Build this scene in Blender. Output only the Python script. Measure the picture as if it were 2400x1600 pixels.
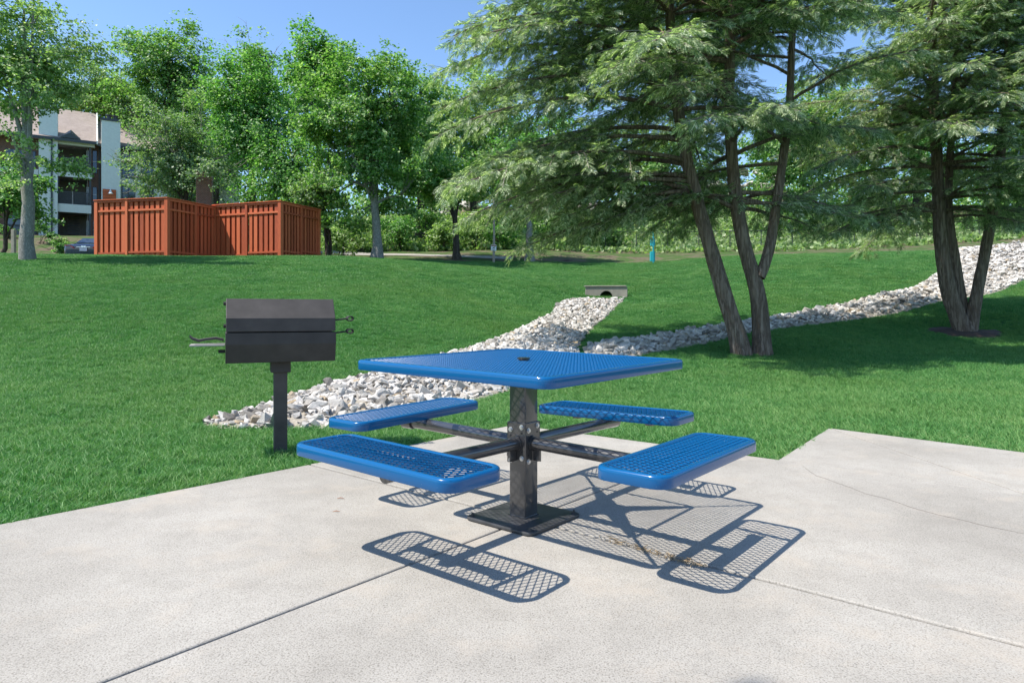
import bpy, bmesh, math, random
import numpy as np
from mathutils import Vector, Matrix
random.seed(7); RNG = np.random.default_rng(7)
SC = bpy.context.scene
for _o in list(bpy.data.objects): bpy.data.objects.remove(_o)
R = math.radians
# ------------------------------------------------------------------ camera, sky, sun, exposure
F_PX, EYE, CX, HOR = 1580.0, 1.001, 1200.0, 731.0          # focal length and horizon in a 2400 px wide frame
cam_d = bpy.data.cameras.new('camera'); cam = bpy.data.objects.new('camera', cam_d); SC.collection.objects.link(cam)
cam.location = (0, 0, EYE); cam.rotation_euler = (R(90), 0, 0)
cam_d.sensor_width = 36; cam_d.lens = 36 * F_PX / 2400; cam_d.shift_y = -(800 - HOR) / 2400
cam_d.clip_start = .05; cam_d.clip_end = 3000
SC.camera = cam
SUN = Vector((-.6007, -.1973, 1)).normalized()              # towards the sun
w = bpy.data.worlds.new('World'); SC.world = w; w.use_nodes = True
nt = w.node_tree; nt.nodes.clear()
sky = nt.nodes.new('ShaderNodeTexSky'); sky.sky_type = 'NISHITA'; sky.sun_disc = False
sky.sun_elevation = math.asin(SUN.z); sky.sun_rotation = math.atan2(SUN.x, SUN.y) % (2 * math.pi)
sky.air_density = 1.0; sky.dust_density = .3; sky.ozone_density = 1.6
bg = nt.nodes.new('ShaderNodeBackground'); bg.inputs[1].default_value = .094
wo = nt.nodes.new('ShaderNodeOutputWorld')
tint = nt.nodes.new('ShaderNodeMix'); tint.data_type = 'RGBA'; tint.blend_type = 'MULTIPLY'; tint.inputs[0].default_value = 1; tint.inputs[7].default_value = (.96, 1.08, 1.2, 1)
nt.links.new(sky.outputs[0], tint.inputs[6]); nt.links.new(tint.outputs[2], bg.inputs[0]); nt.links.new(bg.outputs[0], wo.inputs[0])
sl = bpy.data.lights.new('sun', 'SUN'); sl.energy = 3.6; sl.angle = R(.53); sl.color = (1, .94, .85)
so = bpy.data.objects.new('sun', sl); SC.collection.objects.link(so)
so.rotation_euler = SUN.to_track_quat('Z', 'Y').to_euler(); so.location = SUN * 60
SC.view_settings.view_transform = 'Standard'; SC.view_settings.look = 'None'
SC.view_settings.exposure = 1.1; SC.view_settings.gamma = 1; SC.view_settings.use_curve_mapping = False

# ------------------------------------------------------------------ helpers
C = SC.collection
def link(o, parent=None):
    C.objects.link(o)
    if parent is not None: o.parent = parent
    return o
def tag(o, label=None, cat=None, group=None, kind=None):
    if label: o['label'] = label
    if cat: o['category'] = cat
    if group: o['group'] = group
    if kind: o['kind'] = kind
    return o
def empty(name, loc, rz=0, label=None, cat=None, group=None):
    o = bpy.data.objects.new(name, None); o.empty_display_size = .2
    o.location = loc; o.rotation_euler = (0, 0, rz); link(o)
    return tag(o, label, cat, group)
def np_mesh(name, V, Fc, mat=None, smooth=False, attrs=None):
    """V (n,3); Fc (m,k) with the same k for all faces, or a list of such arrays"""
    me = bpy.data.meshes.new(name)
    if isinstance(Fc, np.ndarray): Fc = [Fc]
    V = np.ascontiguousarray(V, dtype=np.float32)
    me.vertices.add(len(V)); me.vertices.foreach_set('co', V.ravel())
    nl = sum(f.size for f in Fc); nf = sum(len(f) for f in Fc)
    me.loops.add(nl); me.polygons.add(nf)
    me.loops.foreach_set('vertex_index', np.concatenate([f.ravel() for f in Fc]).astype(np.int32))
    tot = np.concatenate([np.full(len(f), f.shape[1]) for f in Fc]).astype(np.int32)
    st = np.concatenate([[0], np.cumsum(tot)[:-1]]).astype(np.int32)
    me.polygons.foreach_set('loop_start', st)
    if smooth: me.polygons.foreach_set('use_smooth', np.ones(nf, dtype=bool))
    me.update(calc_edges=True)
    if not smooth: me.polygons.foreach_set('use_smooth', np.zeros(nf, dtype=bool))
    if mat: me.materials.append(mat)
    if attrs:
        for k, a in attrs.items():
            at_ = me.attributes.new(k, 'FLOAT', 'POINT'); at_.data.foreach_set('value', np.asarray(a, dtype=np.float32))
    return me
def np_obj(name, V, Fc, mat=None, parent=None, smooth=False, attrs=None):
    return link(bpy.data.objects.new(name, np_mesh(name, V, Fc, mat, smooth, attrs)), parent)
class MB:
    """collects simple shapes into one mesh"""
    def __init__(s): s.v = []; s.f = []
    def add(s, V, Fs):
        n = len(s.v); s.v += [tuple(p) for p in V]; s.f += [tuple(i + n for i in f) for f in Fs]; return s
    def box(s, x0, x1, y0, y1, z0, z1, M=None):
        V = [(x, y, z) for z in (z0, z1) for y in (y0, y1) for x in (x0, x1)]
        if M is not None: V = [tuple(M @ Vector(p)) for p in V]
        return s.add(V, [(0, 2, 3, 1), (4, 5, 7, 6), (0, 1, 5, 4), (2, 6, 7, 3), (0, 4, 6, 2), (1, 3, 7, 5)])
    def prism(s, poly, z0, z1, M=None):
        n = len(poly); V = [(p[0], p[1], z0) for p in poly] + [(p[0], p[1], z1) for p in poly]
        if M is not None: V = [tuple(M @ Vector(p)) for p in V]
        return s.add(V, [tuple(range(n))[::-1], tuple(range(n, 2 * n))] + [(i, (i + 1) % n, n + (i + 1) % n, n + i) for i in range(n)])
    def tube(s, pts, rad, n=8, cap=True):
        V, Fq = tube_np(np.array(pts, float), np.array([rad] * len(pts) if np.isscalar(rad) else rad, float), n)
        k = len(s.v); s.add(V.tolist(), Fq.tolist())
        if cap:
            s.f.append(tuple(k + i for i in range(n))[::-1]); m = len(V) - n; s.f.append(tuple(k + m + i for i in range(n)))
        return s
    def build(s, name, mat, parent=None, smooth=None, bevel=0, seg=2):
        me = bpy.data.meshes.new(name); me.from_pydata(s.v, [], s.f); me.update()
        if bevel:
            bm = bmesh.new(); bm.from_mesh(me)
            es = [e for e in bm.edges if len(e.link_faces) == 2 and e.calc_face_angle(0) > .6]
            bmesh.ops.bevel(bm, geom=es, offset=bevel, segments=seg, profile=.5, affect='EDGES'); bm.to_mesh(me); bm.free()
        bm = bmesh.new(); bm.from_mesh(me); bmesh.ops.recalc_face_normals(bm, faces=bm.faces); bm.to_mesh(me); bm.free()
        if smooth is not None:
            me.polygons.foreach_set('use_smooth', np.ones(len(me.polygons), dtype=bool)); me.set_sharp_from_angle(angle=R(smooth))
        me.materials.append(mat)
        return link(bpy.data.objects.new(name, me), parent)
def tube_np(P, rad, n=8):
    P = np.asarray(P, float); m = len(P)
    T = np.gradient(P, axis=0); T /= np.linalg.norm(T, axis=1)[:, None] + 1e-9
    a = np.array([0, 0, 1.]) if abs(T[0, 2]) < .8 else np.array([1., 0, 0])
    N1 = np.cross(T, a); N1 /= np.linalg.norm(N1, axis=1)[:, None] + 1e-9; N2 = np.cross(T, N1)
    t = np.arange(n) / n * 2 * np.pi
    V = P[:, None] + rad[:, None, None] * (np.cos(t)[None, :, None] * N1[:, None] + np.sin(t)[None, :, None] * N2[:, None])
    i = np.arange(m - 1)[:, None] * n; j = np.arange(n)[None]
    Fq = np.stack([i + j, i + (j + 1) % n, i + n + (j + 1) % n, i + n + j], -1).reshape(-1, 4)
    return V.reshape(-1, 3), Fq
class NP:
    """collects numpy quads"""
    def __init__(s): s.V = []; s.F = []; s.n = 0
    def add(s, V, Fq): s.V.append(V); s.F.append(Fq + s.n); s.n += len(V)
    def tube(s, P, rad, n=6): s.add(*tube_np(P, np.asarray(rad, float), n))
    def obj(s, name, mat, parent=None, smooth=True): return np_obj(name, np.concatenate(s.V), np.concatenate(s.F), mat, parent, smooth)
def bez(a, b, c, n):
    t = np.linspace(0, 1, n)[:, None]; return (1 - t) ** 2 * a + 2 * t * (1 - t) * b + t * t * c
def inpoly(x, y, poly):
    x = np.asarray(x, float); y = np.asarray(y, float); r = np.zeros(x.shape, bool); n = len(poly)
    for i in range(n):
        x0, y0 = poly[i]; x1, y1 = poly[(i + 1) % n]
        c = ((y0 > y) != (y1 > y)) & (x < (x1 - x0) * (y - y0) / ((y1 - y0) + 1e-12) + x0); r ^= c
    return r
def distpoly(x, y, poly):
    d = np.full(np.shape(x), 1e9)
    for i in range(len(poly)):
        a = np.array(poly[i]); b = np.array(poly[(i + 1) % len(poly)]); ab = b - a
        t = np.clip(((x - a[0]) * ab[0] + (y - a[1]) * ab[1]) / (ab @ ab + 1e-12), 0, 1)
        d = np.minimum(d, np.hypot(x - a[0] - t * ab[0], y - a[1] - t * ab[1]))
    return d

# ------------------------------------------------------------------ materials
def new_mat(name):
    m = bpy.data.materials.new(name); m.use_nodes = True; t = m.node_tree
    return m, t, t.nodes['Principled BSDF'], t.nodes['Material Output']
def nd(t, typ, **kw):
    n = t.nodes.new(typ)
    for k, v in kw.items():
        if k.startswith('i_'):
            n.inputs[int(k[2:]) if k[2:].isdigit() else k[2:]].default_value = v
        else: setattr(n, k, v)
    return n
def ramp(t, src, stops):
    r = t.nodes.new('ShaderNodeValToRGB'); e = r.color_ramp.elements
    while len(e) < len(stops): e.new(.5)
    for el, (p, c) in zip(e, stops): el.position = p; el.color = (*c, 1) if len(c) == 3 else c
    t.links.new(src, r.inputs[0]); return r
def coords(t, scale=(1, 1, 1), kind='Object', rot=(0, 0, 0)):
    tc = t.nodes.new('ShaderNodeTexCoord'); mp = t.nodes.new('ShaderNodeMapping'); mp.inputs['Scale'].default_value = scale
    mp.inputs['Rotation'].default_value = rot
    t.links.new(tc.outputs[kind], mp.inputs[0]); return mp.outputs[0]
def noise(t, vec, scale, detail=4, rough=.55):
    n = t.nodes.new('ShaderNodeTexNoise'); n.inputs['Scale'].default_value = scale; n.inputs['Detail'].default_value = detail
    n.inputs['Roughness'].default_value = rough
    if vec is not None: t.links.new(vec, n.inputs['Vector'])
    return n.outputs[0]
def mixc(t, fac, a, b, mode='MIX'):
    m = t.nodes.new('ShaderNodeMix'); m.data_type = 'RGBA'; m.blend_type = mode
    for s, v in ((0, fac), (6, a), (7, b)):
        if hasattr(v, 'links'): t.links.new(v, m.inputs[s])
        else: m.inputs[s].default_value = v if s == 0 else (*v, 1)
    return m.outputs[2]
def mth(t, op, a, b=None):
    m = t.nodes.new('ShaderNodeMath'); m.operation = op
    for i, v in enumerate((a, b)):
        if v is None: continue
        if hasattr(v, 'links'): t.links.new(v, m.inputs[i])
        else: m.inputs[i].default_value = v
    return m.outputs[0]
def bump(t, p, h, strength=.3, dist=.01):
    b = t.nodes.new('ShaderNodeBump'); b.inputs['Strength'].default_value = strength; b.inputs['Distance'].default_value = dist
    t.links.new(h, b.inputs['Height']); t.links.new(b.outputs[0], p.inputs['Normal'])
def simple(name, col, rough=.5, metal=0, var=.12, scale=8, spec=.5, coat=0, bmp=0, bscale=60):
    m, t, p, o = new_mat(name)
    v = coords(t); n = noise(t, v, scale)
    c = ramp(t, n, [(.25, tuple(x * (1 - var) for x in col)), (.75, tuple(min(1, x * (1 + var)) for x in col))])
    t.links.new(c.outputs[0], p.inputs['Base Color'])
    p.inputs['Roughness'].default_value = rough; p.inputs['Metallic'].default_value = metal
    p.inputs['Specular IOR Level'].default_value = spec; p.inputs['Coat Weight'].default_value = coat; p.inputs['Coat Roughness'].default_value = .06
    if bmp: bump(t, p, noise(t, v, bscale, 3), bmp, .004)
    return m
def foliage(name, cols, trans=.35, rough=.45, spec=.5, tipcol=None):
    m, t, p, o = new_mat(name)
    g = nd(t, 'ShaderNodeNewGeometry'); oi = nd(t, 'ShaderNodeObjectInfo')
    big = noise(t, coords(t, kind='Object'), .9, 2)
    f = mth(t, 'ADD', mth(t, 'MULTIPLY', g.outputs['Random Per Island'], .65), mth(t, 'MULTIPLY', big, .35))
    n = len(cols); r = ramp(t, f, [(.12 + .76 * i / (n - 1), c) for i, c in enumerate(cols)])
    t.links.new(r.outputs[0], p.inputs['Base Color'])
    p.inputs['Roughness'].default_value = rough; p.inputs['Specular IOR Level'].default_value = spec
    tr = nd(t, 'ShaderNodeBsdfTranslucent'); mx = nd(t, 'ShaderNodeMixShader', i_0=trans)
    tc = mixc(t, 1.0, r.outputs[0], (1.2, 1.5, .6), 'MULTIPLY'); t.links.new(tc, tr.inputs[0])
    t.links.new(p.outputs[0], mx.inputs[1]); t.links.new(tr.outputs[0], mx.inputs[2]); t.links.new(mx.outputs[0], o.inputs[0])
    return m

M = {}
def concrete(name, a, b, speck=1.0):
    m, t, p, o = new_mat(name); v = coords(t)
    big = noise(t, v, 1.1, 5, .6); mid = noise(t, v, 7, 5, .65); fine = noise(t, v, 170, 3, .7)
    c = ramp(t, big, [(.3, a), (.7, b)]).outputs[0]
    c = mixc(t, mth(t, 'MULTIPLY', ramp(t, mid, [(.45, (0, 0, 0)), (.7, (1, 1, 1))]).outputs[0], .3), c, tuple(x * .82 for x in a))
    c = mixc(t, 1.0, c, ramp(t, fine, [(.32, (.5, .49, .47)), (.46, (1, 1, 1)), (.68, (1.22, 1.22, 1.22))]).outputs[0], 'MULTIPLY')
    spk = nd(t, 'ShaderNodeTexVoronoi', i_Scale=55); t.links.new(v, spk.inputs['Vector'])
    c = mixc(t, ramp(t, spk.outputs[0], [(.1, (.6 * speck,) * 3), (.2, (0, 0, 0))]).outputs[0], c, (.2, .175, .15))
    st = noise(t, v, 2.3, 6, .7)
    c = mixc(t, ramp(t, st, [(.52, (0, 0, 0)), (.74, (.6, .6, .6))]).outputs[0], c, (.42, .365, .3))
    t.links.new(c, p.inputs['Base Color']); p.inputs['Roughness'].default_value = .88; p.inputs['Specular IOR Level'].default_value = .25
    bump(t, p, mth(t, 'ADD', fine, mth(t, 'MULTIPLY', mid, .6)), .6, .004)
    return m
M['concrete'] = concrete('patio_concrete', (.272, .254, .224), (.38, .358, .32))
M['culvert'] = concrete('weathered_concrete', (.22, .2, .165), (.38, .35, .3))
def rock_mat():
    m, t, p, o = new_mat('limestone'); v = coords(t, kind='Object')
    g = nd(t, 'ShaderNodeNewGeometry'); oi = nd(t, 'ShaderNodeObjectInfo')
    f = mth(t, 'FRACT', mth(t, 'ADD', g.outputs['Random Per Island'], oi.outputs['Random']))
    c = ramp(t, f, [(0, (.2, .185, .165)), (.2, (.4, .37, .33)), (.5, (.52, .495, .455)), (.8, (.63, .6, .56)), (.93, (.33, .32, .3)), (1, (.4, .31, .2))]).outputs[0]
    n = noise(t, v, 14, 6, .7)
    c = mixc(t, 1, c, ramp(t, n, [(.3, (.62, .6, .57)), (.5, (1, 1, 1)), (.8, (1.1, 1.09, 1.06))]).outputs[0], 'MULTIPLY')
    t.links.new(c, p.inputs['Base Color']); p.inputs['Roughness'].default_value = .9; p.inputs['Specular IOR Level'].default_value = .2
    bump(t, p, mth(t, 'ADD', n, mth(t, 'MULTIPLY', noise(t, v, 60, 4, .7), .4)), .7, .02)
    return m
M['rock'] = rock_mat()
M['gravel'] = simple('stony_soil', (.3, .27, .22), .95, var=.4, scale=25, bmp=.6, bscale=40)
def blue_mat():
    m, t, p, o = new_mat('blue_plastisol'); v = coords(t)
    fl = noise(t, v, 90, 3, .8)
    c = mixc(t, ramp(t, fl, [(.715, (0, 0, 0)), (.745, (1, 1, 1))]).outputs[0], (.001, .088, .245), (.3, .4, .5))
    c = mixc(t, mth(t, 'MULTIPLY', noise(t, v, 3, 4), .35), c, (.001, .085, .225))
    t.links.new(c, p.inputs['Base Color']); p.inputs['Roughness'].default_value = .22; p.inputs['Specular IOR Level'].default_value = .35
    p.inputs['Coat Weight'].default_value = .3; p.inputs['Coat Roughness'].default_value = .05
    bump(t, p, noise(t, v, 30, 2), .06, .002)
    return m
M['blue'] = blue_mat()
M['black'] = simple('black_gloss_paint', (.03, .03, .032), .28, coat=1, scale=20, bmp=.05, bscale=40)
M['plate'] = simple('scuffed_black_plate', (.045, .045, .047), .5, var=.5, scale=14, bmp=.15)
M['grill'] = simple('flat_black_steel', (.046, .041, .038), .62, var=.25, scale=9, spec=.35, bmp=.1, bscale=30)
M['grillpost'] = simple('worn_dark_post', (.062, .053, .047), .7, var=.35, scale=7, bmp=.15)
M['shelf'] = simple('dull_grey_steel', (.28, .27, .255), .55, var=.2)
M['steel'] = simple('galvanised_steel', (.62, .62, .62), .3, metal=.85)
def lawn_ground():
    m, t, p, o = new_mat('ground'); v = coords(t)
    a = nd(t, 'ShaderNodeAttribute', attribute_name='lawn')
    g = ramp(t, noise(t, v, 3, 6, .7), [(.3, (.022, .085, .022)), (.7, (.045, .14, .035))]).outputs[0]
    s = ramp(t, noise(t, v, .8, 7, .7), [(.3, (.045, .035, .025)), (.42, (.14, .115, .08)), (.55, (.05, .1, .025)), (.75, (.1, .13, .05))]).outputs[0]
    c = mixc(t, a.outputs['Fac'], s, g); t.links.new(c, p.inputs['Base Color']); p.inputs['Roughness'].default_value = .95
    p.inputs['Specular IOR Level'].default_value = .1
    bump(t, p, noise(t, v, 20, 5, .7), .6, .04); return m
M['ground'] = lawn_ground()
def grass_mat():
    m, t, p, o = new_mat('grass_blades'); oi = nd(t, 'ShaderNodeObjectInfo'); g = nd(t, 'ShaderNodeNewGeometry')
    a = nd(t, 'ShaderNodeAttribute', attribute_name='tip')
    f = mth(t, 'ADD', mth(t, 'MULTIPLY', g.outputs['Random Per Island'], .55), mth(t, 'MULTIPLY', oi.outputs['Random'], .2))
    pos = nd(t, 'ShaderNodeNewGeometry').outputs['Position']
    f = mth(t, 'ADD', f, mth(t, 'MULTIPLY', noise(t, pos, .9, 4, .65), .5))
    c = ramp(t, f, [(.3, (.032, .118, .026)), (.55, (.058, .185, .042)), (.8, (.115, .275, .075)), (.97, (.25, .38, .13))]).outputs[0]
    c = mixc(t, mth(t, 'MULTIPLY', ramp(t, noise(t, pos, .33, 5, .7), [(.45, (0, 0, 0)), (.7, (1, 1, 1))]).outputs[0], .4), c, (.14, .23, .05))
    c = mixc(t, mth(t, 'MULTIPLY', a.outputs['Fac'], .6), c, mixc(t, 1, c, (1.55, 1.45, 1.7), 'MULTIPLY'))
    t.links.new(c, p.inputs['Base Color']); p.inputs['Roughness'].default_value = .5; p.inputs['Specular IOR Level'].default_value = .35
    tr = nd(t, 'ShaderNodeBsdfTranslucent'); mx = nd(t, 'ShaderNodeMixShader', i_0=.3)
    t.links.new(mixc(t, 1, c, (1.1, 1.35, .7), 'MULTIPLY'), tr.inputs[0]); t.links.new(p.outputs[0], mx.inputs[1]); t.links.new(tr.outputs[0], mx.inputs[2])
    t.links.new(mx.outputs[0], o.inputs[0]); return m
M['grass'] = grass_mat()
def bark(name, a, b, sc=(13, 13, 1.3), dist=.04):
    m, t, p, o = new_mat(name); v = coords(t, sc); n = noise(t, v, 2.2, 7, .72)
    n2 = noise(t, v, 1.1, 5, .6); ridge = mth(t, 'MINIMUM', mth(t, 'MULTIPLY', mth(t, 'ABSOLUTE', mth(t, 'SUBTRACT', n2, .5)), 9), 1)
    h = mth(t, 'MULTIPLY', mth(t, 'ADD', mth(t, 'MULTIPLY', ridge, .65), .35), n)
    c = ramp(t, h, [(.05, tuple(x * .4 for x in a)), (.22, a), (.6, b)]).outputs[0]
    t.links.new(c, p.inputs['Base Color']); p.inputs['Roughness'].default_value = .92; p.inputs['Specular IOR Level'].default_value = .15
    bump(t, p, h, .9, dist); return m
M['bark_hem'] = bark('hemlock_bark', (.14, .102, .076), (.3, .235, .182))
M['bark_grey'] = bark('smooth_grey_bark', (.2, .19, .17), (.36, .34, .31), (16, 16, 7), .012)
M['bark_dark'] = bark('dark_bark', (.06, .048, .038), (.13, .11, .09))
M['hem'] = foliage('hemlock_needles', [(.06, .105, .045), (.14, .21, .09), (.31, .38, .22), (.76, .78, .62)], .422, .5, .5)
M['twig'] = simple('dead_twigs', (.24, .21, .18), .8, var=.3)
M['leaf_maple'] = foliage('maple_leaves', [(.045, .125, .025), (.1, .23, .05), (.2, .34, .1), (.5, .6, .34)], .45)
M['leaf_light'] = foliage('pale_leaves', [(.09, .17, .05), (.18, .285, .09), (.3, .41, .17), (.58, .64, .4)], .45)
M['leaf_grey'] = foliage('greyish_leaves', [(.075, .15, .055), (.13, .22, .09), (.21, .31, .15), (.42, .48, .33)], .42)
M['leaf_deep'] = foliage('deep_green_leaves', [(.045, .14, .03), (.085, .225, .05), (.17, .34, .095), (.42, .56, .28)], .45)
M['wood_red'] = None
def red_wood():
    m, t, p, o = new_mat('red_stained_boards'); v = coords(t, (14, 14, 1.2)); oi = nd(t, 'ShaderNodeObjectInfo')
    n = noise(t, v, 3, 6, .65)
    c = ramp(t, mth(t, 'ADD', mth(t, 'MULTIPLY', n, .6), mth(t, 'MULTIPLY', oi.outputs['Random'], .5)), [(.2, (.28, .05, .016)), (.5, (.49, .098, .03)), (.8, (.62, .15, .055))]).outputs[0]
    t.links.new(c, p.inputs['Base Color']); p.inputs['Roughness'].default_value = .75; bump(t, p, n, .2, .004); return m
M['wood_red'] = red_wood()
M['wood_post'] = simple('weathered_post_wood', (.34, .29, .23), .85, var=.25, scale=12)
M['stucco'] = simple('pale_grey_green_siding', (.74, .77, .72), .8, var=.06)
def siding():
    m, t, p, o = new_mat('lap_siding'); v = coords(t, (0, 0, 1)); wv = nd(t, 'ShaderNodeTexWave', wave_type='BANDS', bands_direction='Z', wave_profile='SAW', i_Scale=1.25)
    t.links.new(v, wv.inputs['Vector']); p.inputs['Base Color'].default_value = (.68, .7, .66, 1); p.inputs['Roughness'].default_value = .75
    bump(t, p, wv.outputs[1], .8, .03); return m
M['siding'] = siding()
M['trimdark'] = simple('charcoal_trim', (.05, .06, .065), .5)
M['white'] = simple('off_white_paint', (.7, .72, .67), .6, var=.05)
def brickm():
    m, t, p, o = new_mat('dark_brick'); v = coords(t, (1, 1, 1), rot=(R(90), 0, 0)); b = nd(t, 'ShaderNodeTexBrick', i_Scale=4.2)
    b.inputs['Color1'].default_value = (.14, .06, .042, 1); b.inputs['Color2'].default_value = (.2, .095, .065, 1); b.inputs['Mortar'].default_value = (.27, .24, .2, 1)
    t.links.new(v, b.inputs['Vector']); t.links.new(b.outputs[0], p.inputs['Base Color']); p.inputs['Roughness'].default_value = .9
    bump(t, p, b.outputs[1], -.4, .01); return m
M['brick'] = brickm()
def shingle():
    m, t, p, o = new_mat('brown_shingles'); v = coords(t); b = nd(t, 'ShaderNodeTexBrick', i_Scale=3)
    b.inputs['Color1'].default_value = (.24, .19, .16, 1); b.inputs['Color2'].default_value = (.34, .28, .24, 1); b.inputs['Mortar'].default_value = (.15, .12, .1, 1); b.inputs['Mortar Size'].default_value = .012
    t.links.new(v, b.inputs['Vector']); t.links.new(mixc(t, .4, b.outputs[0], ramp(t, noise(t, v, 1.5, 5), [(.3, (.22, .18, .16)), (.7, (.36, .3, .27))]).outputs[0]), p.inputs['Base Color'])
    p.inputs['Roughness'].default_value = .9; return m
M['shingle'] = shingle()
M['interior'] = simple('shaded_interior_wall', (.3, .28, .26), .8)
M['glass'] = simple('window_glass', (.05, .07, .09), .04, spec=1.0, var=.3, scale=1.5)
M['glass'].node_tree.nodes['Principled BSDF'].inputs['Metallic'].default_value = .5
M['carblue'] = simple('metallic_navy_paint', (.02, .03, .085), .25, metal=.3, coat=1, var=.03)
M['rubber'] = simple('black_rubber', (.02, .02, .02), .8)
M['redlamp'] = simple('red_lamp_plastic', (.6, .02, .03), .15, coat=1)
M['chrome'] = simple('bright_chrome', (.7, .7, .7), .12, metal=1)
M['platewhite'] = simple('number_plate', (.6, .65, .75), .4)
M['teal'] = simple('turquoise_paint', (.02, .36, .42), .4)
M['signwhite'] = simple('sign_white', (.8, .8, .78), .5, var=.04)
M['signred'] = simple('sign_brown_red', (.3, .08, .04), .5)
M['signblack'] = simple('sign_black', (.02, .02, .02), .5)
M['asphalt'] = simple('asphalt', (.07, .068, .064), .9, var=.3, scale=30)
M['path'] = simple('grey_path', (.3, .28, .25), .9, var=.25, scale=6)
M['mulch'] = simple('dark_mulch', (.05, .032, .022), .95, var=.7, scale=40, bmp=1, bscale=50)
M['litter'] = simple('dry_plant_litter', (.3, .22, .13), .85, var=.5, scale=30)
M['chain'] = simple('weathered_chainlink', (.03, .04, .032), .6, metal=0)

# ------------------------------------------------------------------ terrain
def W(px, py, d): return ((px - CX) / F_PX * d, d, EYE - (py - HOR) / F_PX * d)
CP = [(x, y, 0) for x in (-8, -4, -1, 2, 5, 9) for y in (-6, 0, 3, 4.8)] + [(-3.2, 6, 0), (0, 6.2, 0), (3, 6.5, 0), (6, 7, .02)]
for px, d, z in [(0, 8, .2), (0, 12, .85), (0, 20, 2.2), (0, 28, 3.32), (300, 8, .16), (300, 12, .8), (300, 20, 2.15), (300, 28, 3.32), (600, 10, .32), (600, 14, 1.0), (600, 20, 2.0), (600, 28.5, 3.36),
                 (750, 31, 3.6), (883, 14, .85), (883, 20, 1.8), (883, 32.5, 3.58), (1100, 18, 1.2), (1100, 24, 2.15), (1100, 30, 3.0), (1240, 24, 1.95), (1420, 30, 2.62), (1600, 20, 1.15), (1600, 28, 2.5), (1800, 22, 1.65), (1800, 30, 3.1), (2000, 28, 3.0)]:
    CP.append(((px - CX) / F_PX * d, d, z))
for px, py, d in [(445, 998, 5.9), (680, 928, 7.7), (680, 1006, 5.8), (871, 876, 9.6), (1193, 919, 8.5), (1139, 802, 13), (1289, 737, 19), (1318, 703, 22.5), (1374, 698, 23.5), (1381, 780, 15), (1430, 737, 19), (1471, 693, 24), (1355, 820, 12.3),
                  (1150, 612, 36), (1300, 614, 37), (1530, 614, 37), (1700, 600, 37), (2000, 592, 36), (2150, 588, 35), (1505, 833, 11.5), (1712, 793, 14), (1804, 773, 15), (2075, 740, 18), (2210, 705, 20), (2330, 689, 21.5), (2400, 656, 24),
                  (1500, 794, 14), (1641, 773, 16), (1804, 746, 17.5), (1961, 718, 19.5), (2058, 689, 21.5), (2140, 675, 23), (2205, 632, 27), (2248, 590, 31), (2400, 578, 32), (1765, 835, 13), (2258, 781, 17),
                  (2300, 900, 9.3), (2400, 870, 10.2), (2000, 850, 12), (2000, 808, 14.5), (1500, 900, 9.2)]:
    CP.append(W(px, py, d))
CP += [(16, 14, .8), (22, 22, 2.2), (30, 30, 4.2), (-16, 14, 1.3), (-24, 27, 3.3), (-34, 20, 2.4), (-20, 33.5, 3.0), (-26, 33, 3.0), (-32, 33, 3.1), (-14, 35, 3.2), (-26, 41, 5.3), (-34, 40, 5.5), (-20, 44, 5.7),
       (-8, 36, 3.8), (-6, 40, 4.5), (0, 41, 4.75), (-4, 44, 5.1), (-12, 46, 5.9), (-12, 56, 8.6), (0, 56, 8.8), (12, 56, 9), (24, 56, 9.4), (36, 56, 9.6), (-30, 56, 6.4), (9, 43, 4.85), (18, 43, 5.0), (27, 43, 5.4), (36, 43, 6), (20, 36, 4.3), (-36, -6, 0), (36, -6, 0), (-20, 4, .1), (20, 4, .1), (36, 14, 1)]
CP = np.array(CP)
def _U(r2): return .5 * r2 * np.log(r2 + 1e-9)
_n = len(CP); _K = _U(((CP[:, None, :2] - CP[None, :, :2]) ** 2).sum(-1)) + np.eye(_n) * 2.5
_P = np.c_[np.ones(_n), CP[:, :2]]; _A = np.block([[_K, _P], [_P.T, np.zeros((3, 3))]])
_S = np.linalg.solve(_A, np.r_[CP[:, 2], 0, 0, 0])
def hgt(x, y):
    x = np.atleast_1d(np.asarray(x, float)); y = np.atleast_1d(np.asarray(y, float)); sh = x.shape
    xc = np.clip(x.ravel(), -36, 36); yc = np.clip(y.ravel(), -6, 58); out = np.empty(len(xc))
    for i in range(0, len(xc), 20000):
        X = xc[i:i + 20000]; Y = yc[i:i + 20000]
        r2 = (X[:, None] - CP[None, :, 0]) ** 2 + (Y[:, None] - CP[None, :, 1]) ** 2
        out[i:i + 20000] = _U(r2) @ _S[:_n] + _S[_n] + _S[_n + 1] * X + _S[_n + 2] * Y
    # the patio stands on level ground; keep it exactly flat there
    k = np.clip((yc - 4.9) / 2.2, 0, 1); k = k * k * (3 - 2 * k)
    out = out * k - .028
    return out.reshape(sh)
def h1(x, y): return float(hgt(x, y)[0])
def at(px, py, dmin=1.5, dmax=60):
    """the ground point seen at a place in the photograph"""
    d = np.linspace(dmin, dmax, 1200); x = (px - CX) / F_PX * d; z = EYE - (py - HOR) / F_PX * d
    g = hgt(x, d) - z; i = np.argmax(g > 0)
    if not (g > 0).any(): i = len(d) - 1
    return (float(x[i]), float(d[i]))
def flat(px, py): d = EYE * F_PX / (py - HOR); return ((px - CX) / F_PX * d, d)

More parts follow.
